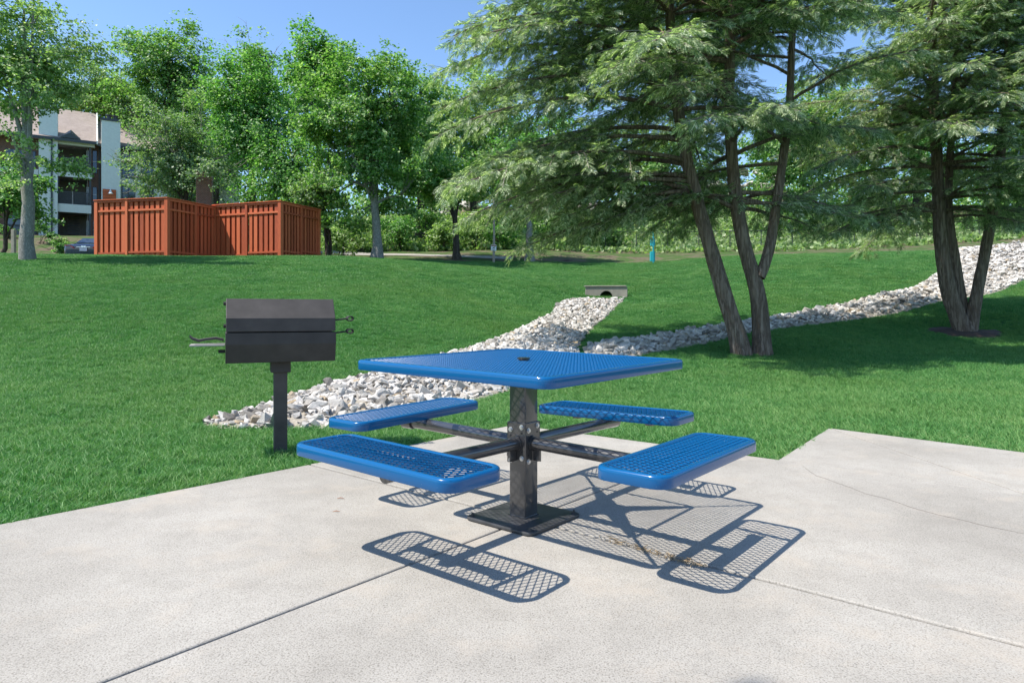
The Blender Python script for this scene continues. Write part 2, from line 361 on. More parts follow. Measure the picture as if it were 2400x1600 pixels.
# ------------------------------------------------------------------ ground sheet
def grid_axis(stops):
    a = []
    for (s, e, st) in stops: a += list(np.arange(s, e, st))
    return np.array(a + [stops[-1][1]])
gx = grid_axis([(-900, -100, 200), (-100, -40, 10), (-40, -18, 1.0), (-18, 18, .4), (18, 40, 1.0), (40, 100, 10), (100, 900, 200)])
gy = grid_axis([(-600, -60, 180), (-60, -8, 4), (-8, 3, 1.0), (3, 42, .4), (42, 62, 1.0), (62, 120, 10), (120, 1200, 180)])
GX, GY = np.meshgrid(gx, gy); GZ = hgt(GX, GY)
APEX = flat(1206, 995); E0 = flat(0, 1227); NOTCH = flat(1824, 1077); APEX2 = flat(1942, 1003); E2 = flat(2400, 1060)
PATIO = [(E0[0] - (APEX[0] - E0[0]) * 1.2, E0[1] - (APEX[1] - E0[1]) * 1.2), APEX, NOTCH, APEX2, (E2[0] + (E2[0] - APEX2[0]) * 1.5, E2[1] + (E2[1] - APEX2[1]) * 1.5), (9, -6), (-9, -6)]
CH1 = [at(*p) for p in [(440, 1000), (560, 966), (598, 957), (642, 938), (680, 927), (760, 903), (871, 874), (985, 845), (1095, 817), (1139, 801), (1216, 771), (1289, 737), (1300, 716), (1322, 703), (1374, 699), (1385, 703), (1450, 703), (1471, 694), (1452, 715), (1429, 737), (1400, 762), (1381, 781), (1356, 819), (1374, 840), (1290, 885), (1193, 920), (1126, 940), (1000, 968), (900, 990), (782, 1007), (600, 1010), (545, 1007)]]
CH2 = [at(*p) for p in [(1357, 822), (1374, 808), (1451, 799), (1500, 794), (1560, 786), (1641, 772), (1804, 745), (1961, 717), (2058, 690), (2100, 684), (2140, 673), (2205, 632), (2225, 600), (2248, 584)]] + [(22.5, 32.5), (27, 33), (27, 27), (20.5, 24.6)] + [at(*p) for p in [(2400, 658), (2330, 689), (2210, 706), (2075, 741), (1900, 762), (1804, 774), (1712, 793), (1600, 815), (1505, 834), (1440, 850), (1370, 848)]]
LAWN_EDGE = [(-60, 28.2), (-17.5, 28.2), (-17, 29.6), (-9, 32.0), (-7.5, 33.2), (-3.2, 34.6), (0, 36.6), (3, 37), (9, 37), (14, 37.5), (18.5, 35.6), (22, 33.6), (28, 35), (60, 36)]
def lawn_lim(x): e = np.array(LAWN_EDGE); return np.interp(x, e[:, 0], e[:, 1]) + .25 * np.sin(x * 2.1) * np.sin(x * .7 + 1)
LW = np.clip((lawn_lim(GX) - GY) / .6 + .5, 0, 1)
nx, ny = len(gx), len(gy); idx = (np.arange(ny - 1)[:, None] * nx + np.arange(nx - 1)[None]).ravel()
FC = np.stack([idx, idx + 1, idx + nx + 1, idx + nx], -1)
g = np_obj('ground', np.stack([GX.ravel(), GY.ravel(), GZ.ravel()], -1), FC, M['ground'], smooth=True, attrs={'lawn': LW.ravel()}); tag(g, kind='structure')

# ------------------------------------------------------------------ patio slabs
JX = flat(1231, 1216)
def line(p, q): a = np.array(p); b = np.array(q); n = np.array([-(b - a)[1], (b - a)[0]]); n /= np.linalg.norm(n); return a, n
j1 = line(flat(229.6, 1600), flat(1460, 1129)); j2 = line(flat(728, 1088), flat(2400, 1513)); j3 = line(flat(1824, 1077), flat(2400, 1159)); j4 = line(flat(1945, 1003), flat(2400, 1156))
def clip_poly(poly, ln, side, gap):
    a, n = ln; out = []; P = [np.array(p) for p in poly]; f = [side * ((p - a) @ n) - gap for p in P]
    for i in range(len(P)):
        k = (i + 1) % len(P)
        if f[i] >= 0: out.append(P[i])
        if (f[i] >= 0) != (f[k] >= 0): out.append(P[i] + (P[k] - P[i]) * f[i] / (f[i] - f[k]))
    return out
def slab_obj(poly, z0, z1, parent, bev=.008):
    bm = bmesh.new(); vs = [bm.verts.new((p[0], p[1], z1)) for p in poly]
    try: f = bm.faces.new(vs)
    except Exception: bm.free(); return
    r = bmesh.ops.extrude_face_region(bm, geom=[f]); bmesh.ops.translate(bm, verts=[v for v in r['geom'] if isinstance(v, bmesh.types.BMVert)], vec=(0, 0, z0 - z1))
    bmesh.ops.recalc_face_normals(bm, faces=bm.faces)
    es = [e for e in bm.edges if abs(e.verts[0].co.z - z1) < 1e-5 and abs(e.verts[1].co.z - z1) < 1e-5]
    bmesh.ops.bevel(bm, geom=es, offset=bev, segments=3, profile=.5, affect='EDGES')
    me = bpy.data.meshes.new('slab'); bm.to_mesh(me); bm.free(); me.materials.append(M['concrete'])
    return link(bpy.data.objects.new('slab', me), parent)
pm = MB(); pm.prism(PATIO, -.16, -.02); patio = pm.build('patio', M['mulch']); tag(patio, kind='structure')
MAIN = [PATIO[0], APEX, NOTCH, PATIO[5], PATIO[6]]
# slab corner beyond the notch is its own pour
eA = line(NOTCH, flat(2400, 1159))
SIDE = [NOTCH, APEX2, PATIO[4], (NOTCH[0] + (flat(2400, 1159)[0] - NOTCH[0]) * 4, NOTCH[1] + (flat(2400, 1159)[1] - NOTCH[1]) * 4)]
MAIN = [PATIO[0], APEX, NOTCH, SIDE[3], (12, -6), (-9, -6)]
for s1 in (1, -1):
    for s2 in (1, -1):
        p = clip_poly(clip_poly(MAIN, j1, s1, .0055), j2, s2, .0075)
        if len(p) > 2: slab_obj(p, -.13, 0 + .001 * s2, patio)
for s in (1, -1):
    p = clip_poly(SIDE, j4, s, .0035)
    p = clip_poly(p, j3, 1 if ((np.array(APEX2) - j3[0]) @ j3[1]) > 0 else -1, .006)
    if len(p) > 2: slab_obj(p, -.13, .001 * s, patio, .004)

ck_ = [flat(1200 + x / 1.96, 980 + y / 1.96) for x, y in [(1330, 215), (1362, 240), (1400, 265), (1440, 278), (1490, 295), (1560, 322), (1620, 345), (1720, 370), (1850, 412), (1960, 440), (2090, 470), (2180, 495), (2352, 530)]]
ck_ = [(x + RNG.normal() * .006, y + RNG.normal() * .01, .0015) for x, y in ck_]
q = NP(); q.tube(ck_, np.array([.0003] + [.0007] * 11 + [.0004]), 4); q.obj('crack', M['mulch'], patio)
# ------------------------------------------------------------------ rocks
def rock_mesh(k):
    r = np.random.default_rng(100 + k); bm = bmesh.new()
    ax = np.array([1, r.uniform(.6, .95), r.uniform(.4, .75)])
    for _ in range(int(r.integers(11, 17))):
        v = r.normal(size=3); v /= np.linalg.norm(v); v = np.sign(v) * np.abs(v) ** .75; bm.verts.new(v * ax * r.uniform(.82, 1.05) * .5)
    h = bmesh.ops.convex_hull(bm, input=bm.verts); bmesh.ops.delete(bm, geom=[e for e in h['geom_interior'] if isinstance(e, bmesh.types.BMVert)], context='VERTS')
    bmesh.ops.bevel(bm, geom=bm.edges[:], offset=.022, segments=1, affect='EDGES') if k < 0 else None
    bmesh.ops.triangulate(bm, faces=bm.faces[:])
    me = bpy.data.meshes.new('rock'); bm.to_mesh(me); bm.free(); me.materials.append(M['rock']); return me
RM = [rock_mesh(k) for k in range(14)]
RMV = [np.array([v.co[:] for v in m.vertices]) for m in RM]; RMF = [np.array([p.vertices[:] for p in m.polygons]) for m in RM]
def rock_bed(name, label, poly, dens, smin, smax, seed, mound):
    r = np.random.default_rng(seed); P = np.array(poly); root = empty(name, (*P.mean(0), h1(*P.mean(0))), 0, label, 'rock bed')
    # the bed the stones lie in
    x0, y0 = P.min(0); x1, y1 = P.max(0); st = .2
    xs = np.arange(x0, x1 + st, st); ys = np.arange(y0, y1 + st, st); X, Y = np.meshgrid(xs, ys)
    ins = inpoly(X, Y, poly); dd = distpoly(X, Y, poly); Z = hgt(X, Y) + .012 + np.where(ins, np.minimum(dd * .12, mound * .6), -.05)
    nx_ = len(xs); q = (np.arange(len(ys) - 1)[:, None] * nx_ + np.arange(nx_ - 1)).ravel(); Fq = np.stack([q, q + 1, q + nx_ + 1, q + nx_], -1)
    keep = (ins.ravel()[Fq].sum(1) >= 2); o = np_obj('stony_soil', np.stack([X.ravel(), Y.ravel(), Z.ravel()], -1), Fq[keep], M['gravel'], root); tag(o, kind='stuff')
    o.matrix_parent_inverse = root.matrix_basis.inverted()
    n = int((x1 - x0) * (y1 - y0) * dens); x = r.uniform(x0, x1, n); y = r.uniform(y0, y1, n); k = inpoly(x, y, poly); x = x[k]; y = y[k]
    d = distpoly(x, y, poly); kk = d > smin; x = x[kk]; y = y[kk]; d = d[kk]; s = smin + (smax - smin) * r.beta(1.0, 3.6, len(x)); big = r.random(len(x)) < .06; s[big] *= 1.5
    s *= np.clip(.65 + d * 1.2, .65, 1); s = np.maximum(s, y * .0035)
    z = hgt(x, y) + np.minimum(d * .14, mound) * r.uniform(.5, 1.15, len(x)) + s * .22
    order = np.argsort(-(s / y)); big_n = 300
    VV = []; FF = []; n0 = 0
    for j, i in enumerate(order):
        e = Matrix.Rotation(r.uniform(0, 6.28), 3, 'Z') @ Matrix.Rotation(r.normal() * .45, 3, 'X') @ Matrix.Rotation(r.normal() * .45, 3, 'Y')
        m = int(r.integers(len(RM))); scv = s[i] * np.array([1.25, r.uniform(.8, 1.1), r.uniform(.75, 1.1)])
        if j < big_n:
            o = bpy.data.objects.new('rock', RM[m]); C.objects.link(o); o.parent = root; o.matrix_parent_inverse = root.matrix_basis.inverted()
            o.location = (x[i], y[i], z[i]); o.rotation_euler = e.to_euler(); o.scale = scv
        else:
            V = (RMV[m] * scv) @ np.array(e).T + np.array([x[i], y[i], z[i]]); VV.append(V); FF.append(RMF[m] + n0); n0 += len(V)
    o = np_obj('rocks', np.concatenate(VV), np.concatenate(FF), M['rock'], root); tag(o, kind='stuff'); o.matrix_parent_inverse = root.matrix_basis.inverted()
    return root
bpy.context.view_layer.update()
rock_bed('rock_channel', 'broad bed of pale limestone riprap running from the culvert down to the grill', CH1, 360, .045, .22, 1, .15)
rock_bed('rock_channel', 'long strip of white riprap climbing right behind the two hemlocks to a high mound', CH2, 105, .1, .28, 2, .22)

# ------------------------------------------------------------------ culvert
cx_, cy_ = W(1421, 700, 23.9)[:2]; cz = h1(cx_, cy_)
cul = empty('culvert', (cx_, cy_, cz + .02), R(-8), 'low grey concrete culvert headwall with a dark pipe mouth above the riprap channel', 'culvert')
def arch_wall(hw, z0, z1, r, cyz, t, n=20):
    bm = bmesh.new(); ang = [math.pi * i / n for i in range(n + 1)]
    arc = [(r * math.cos(a), cyz + r * math.sin(a)) for a in ang]; outer = [(hw, z0)] + [None] * 0
    fr = []; pts_o = []
    for (x, z) in arc:
        a = math.atan2(z - cyz, x); s = min(hw / max(abs(math.cos(a)), 1e-6), (z1 - cyz) / max(abs(math.sin(a)), 1e-6)); pts_o.append((s * math.cos(a), cyz + s * math.sin(a)))
    pts_o[0] = (hw, cyz); pts_o[-1] = (-hw, cyz)
    V = []; Fs = []
    inner = [(r, z0)] + arc + [(-r, z0)]; out = [(hw, z0)] + pts_o + [(-hw, z0)]
    m = len(inner)
    for yy in (-t / 2, t / 2):
        V += [(x, yy, z) for x, z in inner] + [(x, yy, z) for x, z in out]
    for i in range(m - 1):
        Fs += [(i, i + 1, m + i + 1, m + i), (2 * m + i, 3 * m + i, 3 * m + i + 1, 2 * m + i + 1), (i, 2 * m + i, 2 * m + i + 1, i + 1), (m + i, m + i + 1, 3 * m + i + 1, 3 * m + i)]
    Fs += [(0, m, 3 * m, 2 * m), (m - 1, 3 * m - 1, 4 * m - 1, 2 * m - 1)]
    return V, Fs
V, Fs = arch_wall(.74, -.3, .33, .22, -.04, .2); b = MB(); b.add(V, Fs); b.build('headwall', M['culvert'], cul, bevel=.015)
b = MB(); b.box(-.78, .70, -.13, .16, .333, .375); b.build('cap', M['culvert'], cul, bevel=.012)
pp = NP(); a = np.linspace(0, 2 * np.pi, 25); ring = np.stack([.218 * np.cos(a), 0 * a, -.02 + .218 * np.sin(a)], -1)
V = np.concatenate([ring + [0, .0, 0], ring + [0, 1.6, 0]]); i = np.arange(24); pp.add(V, np.stack([i, i + 1, i + 26, i + 25], -1)); pp.obj('pipe', M['trimdark'], cul)
b = MB(); b.box(-.3, .3, 1.5, 1.52, -.3, .3); b.build('pipe_end', M['trimdark'], cul)

# ------------------------------------------------------------------ picnic table
YAW = R(50.15); tb = empty('picnic_table', (.0565, 3.2777, 0), YAW, 'square blue perforated metal picnic table with four attached seats on a glossy black pedestal', 'picnic table')
def rrect(hx, hy, rad, n=8):
    p = []
    for k, (sx, sy) in enumerate([(1, 1), (-1, 1), (-1, -1), (1, -1)]):
        for t in np.linspace(0, math.pi / 2, n):
            a = k * math.pi / 2 + t; p.append((sx * (hx - rad) + rad * math.cos(a), sy * (hy - rad) + rad * math.sin(a)))
    return p
def rim_mesh(hx, hy, rad, skirt, fl=.03):
    prof = [(fl, -.007), (fl + .001, -.003), (fl - .002, 0), (fl - .006, .0012), (.014, .001), (.008, 0), (.0035, -.003), (.001, -.007), (0, -.013), (0, -skirt + .003), (.0015, -skirt), (.005, -skirt), (.0065, -skirt + .003), (.0065, -.013), (.012, -.007)]
    rings = [[(x, y, z) for x, y in rrect(hx - o, hy - o, max(rad - o, .004), 9)] for o, z in prof]
    n = len(rings[0]); m = len(rings); V = [p for r in rings for p in r]
    Fs = [(i * n + j, i * n + (j + 1) % n, ((i + 1) % m) * n + (j + 1) % n, ((i + 1) % m) * n + j) for i in range(m) for j in range(n)]
    b = MB(); b.add(V, Fs); return b
def mesh_panel(hx, hy, lwd, swd, wd, z, inset=.022, across=True):
    """expanded metal: two families of straight strands, long way of the diamonds along x"""
    if across:
        q = mesh_panel(hy, hx, lwd, swd, wd, z, inset, False)
        q.V = [np.stack([-v[:, 1], v[:, 0], v[:, 2]], -1) for v in (np.asarray(v) for v in q.V)]; return q
    hx -= inset; hy -= inset; q = NP(); L = lwd; S = swd
    for sg in (1, -1):
        dirv = np.array([L, sg * S]); ln = np.hypot(*dirv); dirv = dirv / ln; span = hx / L + hy / S
        for k in range(-int(span) - 1, int(span) + 2):
            p = np.array([(k + .5) * L, 0.]); t0, t1 = -9., 9.
            for ax, h in ((0, hx), (1, hy)):
                a = (-h - p[ax]) / dirv[ax]; c = (h - p[ax]) / dirv[ax]; t0 = max(t0, min(a, c)); t1 = min(t1, max(a, c))
            if t1 - t0 < .01: continue
            A = p + dirv * t0; B = p + dirv * t1
            q.tube([(A[0], A[1], z + sg * .0004), (B[0], B[1], z + sg * .0004)], [wd / 2] * 2, 6)
    # thicker knuckles where strands meet
    ni, nj = int(2 * hx / L) + 3, int(2 * hy / S) + 3; pts = []
    for i in range(-ni, ni + 1):
        for j in range(-nj, nj + 1):
            x, y = (i + .5 * ((j) % 2)) * L + .5 * L, j * S * .5
            x = (i + .5 + .5 * (j % 2)) * L
            if abs(x) < hx - .004 and abs(y) < hy - .004: pts.append((x, y))
    pts = np.array(pts); a = wd * 1.5; bb = wd * .75; cc = wd * .85
    oct_ = np.array([(a, 0, 0), (0, bb, 0), (-a, 0, 0), (0, -bb, 0), (a * .5, 0, cc), (-a * .5, 0, cc), (a * .5, 0, -cc), (-a * .5, 0, -cc)])
    OF = np.array([(0, 1, 5, 4), (4, 5, 3, 0), (1, 2, 2, 5), (2, 3, 5, 5)])[:2]
    OF = np.array([(0, 1, 5, 4), (0, 4, 5, 3), (1, 2, 5, 5), (3, 5, 2, 2)]);
    V = (np.c_[pts, np.full(len(pts), z)][:, None] + oct_[None]).reshape(-1, 3)
    quads = np.array([(0, 1, 5, 4), (0, 4, 5, 3)]); Fq = (np.arange(len(pts))[:, None, None] * 8 + quads[None]).reshape(-1, 4); q.add(V, Fq)
    return q
TZ = .7706
# table top is very slightly out of level, as in the photograph
TM = Matrix.Translation((0, 0, TZ)) @ Matrix.Rotation(R(.75), 4, 'X') @ Matrix.Rotation(R(-.35), 4, 'Y')
def place(o, Mx): o.matrix_local = Mx; return o
top = place(rim_mesh(.5768, .5768, .058, .045).build('tabletop', M['blue'], tb, smooth=40), TM)
mp_ = mesh_panel(.5768, .5768, .054, .0265, .0045, -.006).obj('mesh_panel', M['blue'], top); tag(mp_, kind='stuff')
b = MB(); b.tube([(0, 0, -.012), (0, 0, .008)], .024, 20); b.tube([(0, 0, .002), (0, 0, .009)], .032, 20); b.build('umbrella_cap', M['black'], top, smooth=40)
fr = []
def bar(p, q, w, z0, z1, name, parent, w2=None):
    p = np.array(p); q = np.array(q); d = (q - p) / np.linalg.norm(q - p); n = np.array([-d[1], d[0]]); w2 = w if w2 is None else w2
    return MB().prism([tuple(p - n * w / 2), tuple(q - n * w2 / 2), tuple(q + n * w2 / 2), tuple(p + n * w / 2)], z0, z1).build(name, M['black'], parent, bevel=.001, seg=1)
for sx, sy in ((1, 1), (-1, 1), (-1, -1), (1, -1)):
    bar((.03 * sx, .03 * sy), (.3 * sx, .3 * sy), .10, -.030, -.0145, 'underframe_arm', top, .03)
    bar((.3 * sx, .3 * sy), (.545 * sx, .545 * sy), .012, -.028, -.0155, 'underframe_rod', top)
for k in range(4):
    a = k * math.pi / 2; c, s = math.cos(a), math.sin(a); p = (.31 * c - .30 * s, .31 * s + .30 * c); q = (.31 * c + .30 * s, .31 * s - .30 * c)
    bar(p, q, .02, -.0325, -.0305, 'underframe_bar', top)
b = MB(); b.box(-.1, .1, -.1, .1, -.040, -.0335); b.build('underframe_plate', M['black'], top, bevel=.002)
# pedestal
b = MB(); b.prism(rrect(.2037, .2037, .035, 6), .002, .017); bp = b.build('base_plate', M['plate'], tb, smooth=40, bevel=.003)
b = MB(); b.prism(rrect(.0494, .0494, .006, 4), .0175, .735); b.build('post', M['black'], tb, smooth=35)
b = MB(); b.prism(rrect(.0545, .0545, .003, 3), .0173, .022); b.build('weld_collar', M['black'], tb)
for sx in (1, -1):
    for sy in (1, -1):
        b = MB(); b.tube([(sx * .175, sy * .175, .017), (sx * .175, sy * .175, .026)], .0095, 6); b.tube([(sx * .175, sy * .175, .026), (sx * .175, sy * .175, .034)], .005, 8); b.tube([(sx * .175, sy * .175, .0172), (sx * .175, sy * .175, .0192)], .014, 12)
        b.build('anchor_bolt', M['plate'], tb)
SEATS = [(180, .838, .4513, 1.1308, .0212, 'y'), (90, .8275, .4576, .5518, .0221, 'x'), (0, .84, .4417, .7569, -.0132, 'y'), (-90, .8341, .4356, .2726, .0021, 'x')]
for (ang, d, z, dy, tilt, axis) in SEATS:
    A = R(ang); Rm = Matrix.Rotation(A, 4, 'Z')
    # bracket plate on this face of the post, its bolts, and the arm
    b = MB(); b.box(.0500, .0565, -.058, .058, .275, .472); br = b.build('bracket', M['black'], tb, bevel=.003); br.matrix_local = Rm
    for zz in (.448, .300):
        for yy in (-.034, .034):
            dz = -.012 if yy < 0 else .004
            b = MB(); b.tube([(.0567, yy, zz + dz), (.0590, yy, zz + dz)], .0125, 16); b.tube([(.0590, yy, zz + dz), (.0655, yy, zz + dz)], .0085, 6)
            bo = b.build('bolt', M['steel'], tb, smooth=30); bo.matrix_local = Rm
            b = MB(); b.tube([(.0563, yy, zz + (-.030 if zz > .4 else .03) + dz), (.0572, yy, zz + (-.030 if zz > .4 else .03) + dz)], .005, 10); h_ = b.build('bolt_hole', M['rubber'], tb); h_.matrix_local = Rm
    zt = z - .046 - .031
    b = MB(); b.tube([(.050, 0, .372), (.10, 0, .372), (d - .1, 0, zt + .002), (d + .015, 0, zt)], .0305, 20); arm = b.build('seat_arm', M['black'], tb, smooth=40); arm.matrix_local = Rm
    b = MB(); b.tube([(.0565, 0, .372), (.066, 0, .372)], .037, 20); w_ = b.build('arm_weld', M['black'], tb, smooth=60); w_.matrix_local = Rm
    b = MB(); b.prism([(.060, -.003), (.060, .003), (.105, .003), (.105, -.003)], .29, .345); gs = b.build('gusset', M['black'], tb); gs.matrix_local = Rm
    # the seat in its own frame: x along its length
    st_ = Matrix.Rotation(R(dy), 4, 'Z') @ Rm @ Matrix.Translation((d, 0, 0)) @ Matrix.Rotation(R(90), 4, 'Z')
    # slope along the table's own x or y
    sgn = {180: -1, 0: 1, 90: -1, -90: 1}[ang]
    st_ = Matrix.Translation((0, 0, z)) @ st_ @ Matrix.Rotation(-math.atan(tilt * sgn), 4, 'Y')
    seat = place(rim_mesh(.459, .1508, .068, .047, .027).build('seat', M['blue'], tb, smooth=40), st_)
    mm = mesh_panel(.459, .1508, .054, .0295, .0053, -.006, .02).obj('mesh_panel', M['blue'], seat); tag(mm, kind='stuff')
    b = MB(); b.box(-.26, .26, -.026, .026, -.048, -.0435); b.box(-.26, .26, -.026, -.021, -.0435, -.015); b.box(-.26, .26, .021, .026, -.0435, -.015); b.build('support_channel', M['black'], seat)
    for sx in (1, -1):
        b = MB(); b.prism([(sx * .25, -.135), (sx * .275, -.135), (sx * .30, .135), (sx * .275, .135)][::sx], -.016, -.0125); b.prism([(sx * .222, -.022), (sx * .262, -.022), (sx * .262, .022), (sx * .222, .022)][::sx], -.078, -.0485)
        b.build('cross_strap', M['black'], seat)
    # rounded saddle under the channel
    b = MB(); b.tube([(-.0, -.035, -.078), (0, .04, -.078)], .034, 20); b.build('saddle', M['black'], seat, smooth=40)

# ------------------------------------------------------------------ barbecue grill
gxy = W(657, 1055, 4.93); gl = empty('barbecue_grill', (gxy[0], gxy[1], -.02), R(23), 'black covered charcoal park grill on a square post in the grass beside the patio', 'barbecue grill')
PXM = F_PX / 4.93; gz = lambda py: EYE + (HOR - py) / PXM + .02
b = MB(); b.box(-.046, .046, -.046, .046, 0, gz(870)); b.build('post', M['grillpost'], gl, bevel=.004)
b = MB(); b.box(-.068, .068, -.068, .068, gz(871), gz(846)); b.build('collar', M['grill'], gl, bevel=.004)
def barrel(name, prof, x0, x1, parent=gl):
    n = len(prof); V = [(x0, y, z) for y, z in prof] + [(x1, y, z) for y, z in prof]
    return MB().add(V, [tuple(range(n))[::-1], tuple(range(n, 2 * n))] + [(i, (i + 1) % n, n + (i + 1) % n, n + i) for i in range(n)]).build(name, M['grill'], parent, bevel=.004)
zs_ = [gz(p) for p in (701, 745, 775, 777, 803, 845)]; HX = .37
barrel('lid', [(-.085, zs_[0]), (-.195, zs_[1]), (-.205, zs_[2]), (.185, zs_[2]), (.185, zs_[1]), (.085, zs_[0])], -HX + .004, HX - .004)
barrel('firebox', [(-.198, zs_[3]), (-.198, zs_[4]), (-.155, zs_[5]), (.13, zs_[5]), (.18, zs_[4]), (.18, zs_[3])], -HX, HX)
for zz, nm in ((gz(749), 'lid_handle'), (gz(779), 'grate_handle')):
    b = MB(); b.tube([(HX - .01, -.15, zz - .004), (HX + .085, -.155, zz + .008)], .006, 8)
    a = np.linspace(0, 2 * math.pi * 3.2, 40); b.tube([(HX + .085 + .022 + .022 * math.cos(t + math.pi), -.155 + .0042 * t - .03, zz + .008 + .016 * math.sin(t)) for t in a], .0045, 6)
    b.build(nm, M['rubber'], gl, smooth=60)
b = MB(); b.box(-HX - .225, -HX - .002, -.16, .09, gz(806), gz(803)); sh_ = b.build('side_shelf', M['shelf'], gl, bevel=.002)
b = MB(); b.box(-HX - .045, -HX - .001, -.12, -.08, gz(822), gz(815)); b.build('vent_knob', M['rubber'], gl, bevel=.002)
pts = [(-HX - .01, -.06, gz(796)), (-HX - .06, -.06, gz(792)), (-HX - .12, -.06, gz(794)), (-HX - .17, -.06, gz(797)), (-HX - .21, -.06, gz(792)), (-HX - .225, -.06, gz(787))]
b = MB()
for k in range(5):
    p, q = pts[k], pts[k + 1]; b.add([(p[0], -.11, p[2]), (q[0], -.11, q[2]), (q[0], -.01, q[2]), (p[0], -.01, p[2]), (p[0], -.11, p[2] + .016), (q[0], -.11, q[2] + .016), (q[0], -.01, q[2] + .016), (p[0], -.01, p[2] + .016)], [(0, 3, 2, 1), (4, 5, 6, 7), (0, 1, 5, 4), (2, 3, 7, 6), (0, 4, 7, 3), (1, 2, 6, 5)])
b.build('shelf_bracket', M['steel'] if False else M['grillpost'], gl)
for zz, yy in ((gz(712), -.08), (gz(762), -.14)):
    b = MB(); b.tube([(-HX - .012, yy, zz), (-HX + .006, yy, zz)], .014, 10); b.build('hinge', M['rubber'], gl)

# ------------------------------------------------------------------ bits on the patio
def curl_bits(n, fx, seed, smin=.006, smax=.02):
    r = np.random.default_rng(seed); q = NP()
    for _ in range(n):
        x, y = fx(r); a = r.uniform(0, 6.28); L = r.uniform(smin, smax); t = np.linspace(-1, 1, 4)
        P = np.stack([x + L * t * math.cos(a), y + L * t * math.sin(a), .003 + L * .5 * r.uniform(0, 1) * (t + 1) * r.uniform(.2, 1) + .002 * t * t], -1); q.tube(P, np.array([.0008, .0018, .0018, .0008]) * r.uniform(.6, 1.3), 4)
    return q
a_ = np.array(flat(1409, 1261)); b_ = np.array(flat(1650, 1328)); c_ = np.array(flat(2400, 1513)); 
def fx1(r): t = r.uniform(0, 1) ** .8; return (a_ + (b_ - a_) * t + r.normal(size=2) * np.array([.012, .016]))
o = curl_bits(110, fx1, 3).obj('plant_litter', M['litter']); tag(o, 'dry tan plant litter caught in the joint under the shadow of the table', 'plant litter', kind='stuff')
def fx2(r): t = r.uniform(0, 1); return (b_ + (c_ - b_) * t + r.normal(size=2) * .003)

for k, (px, py, lab) in enumerate([(798, 1169, 'rust brown dry leaf on the pale patio in front of the left seat'), (788, 1200, 'rust brown dry leaf lying nearer the camera than its twin left of the base plate')]):
    x, y = flat(px, py); q = NP(); q.tube([(x - .018, y, .004), (x, y + .004, .007), (x + .018, y + .003, .004)], [.001, .0025, .001], 5); o = q.obj('fallen_leaf', simple('rust_leaf', (.3, .13, .06), .8) if k == 0 else bpy.data.materials['rust_leaf']); tag(o, lab, 'leaf', 'dry leaves on the patio')

# ------------------------------------------------------------------ grass
def tuft(name, rad, n, hmin, hmax, wd, seed, loc):
    r = np.random.default_rng(seed); a = r.uniform(0, 6.283, n); q = rad * np.sqrt(r.uniform(0, 1, n)); bx = q * np.cos(a); by = q * np.sin(a)
    h = r.uniform(hmin, hmax, n); la = r.uniform(0, 6.283, n); ln = h * r.uniform(.15, .95, n); fa = r.uniform(0, 6.283, n); w = wd * r.uniform(.7, 1.2, n)
    dx = np.cos(fa) * w / 2; dy = np.sin(fa) * w / 2; Z0 = np.zeros(n); lx = np.cos(la) * ln; ly = np.sin(la) * ln
    V = np.stack([np.stack([bx - dx, by - dy, Z0 - .01], -1), np.stack([bx + dx, by + dy, Z0 - .01], -1),
                  np.stack([bx + lx * .3 + dx * .8, by + ly * .3 + dy * .8, h * .6], -1), np.stack([bx + lx * .3 - dx * .8, by + ly * .3 - dy * .8, h * .6], -1),
                  np.stack([bx + lx + dx * .25, by + ly + dy * .25, h * .95], -1), np.stack([bx + lx - dx * .25, by + ly - dy * .25, h * .95], -1)], 1).reshape(-1, 3)
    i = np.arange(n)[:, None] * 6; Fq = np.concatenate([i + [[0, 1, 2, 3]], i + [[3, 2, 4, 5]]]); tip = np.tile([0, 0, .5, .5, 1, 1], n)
    o = np_obj(name, V, Fq, M['grass'], attrs={'tip': tip}); o.location = loc; return o
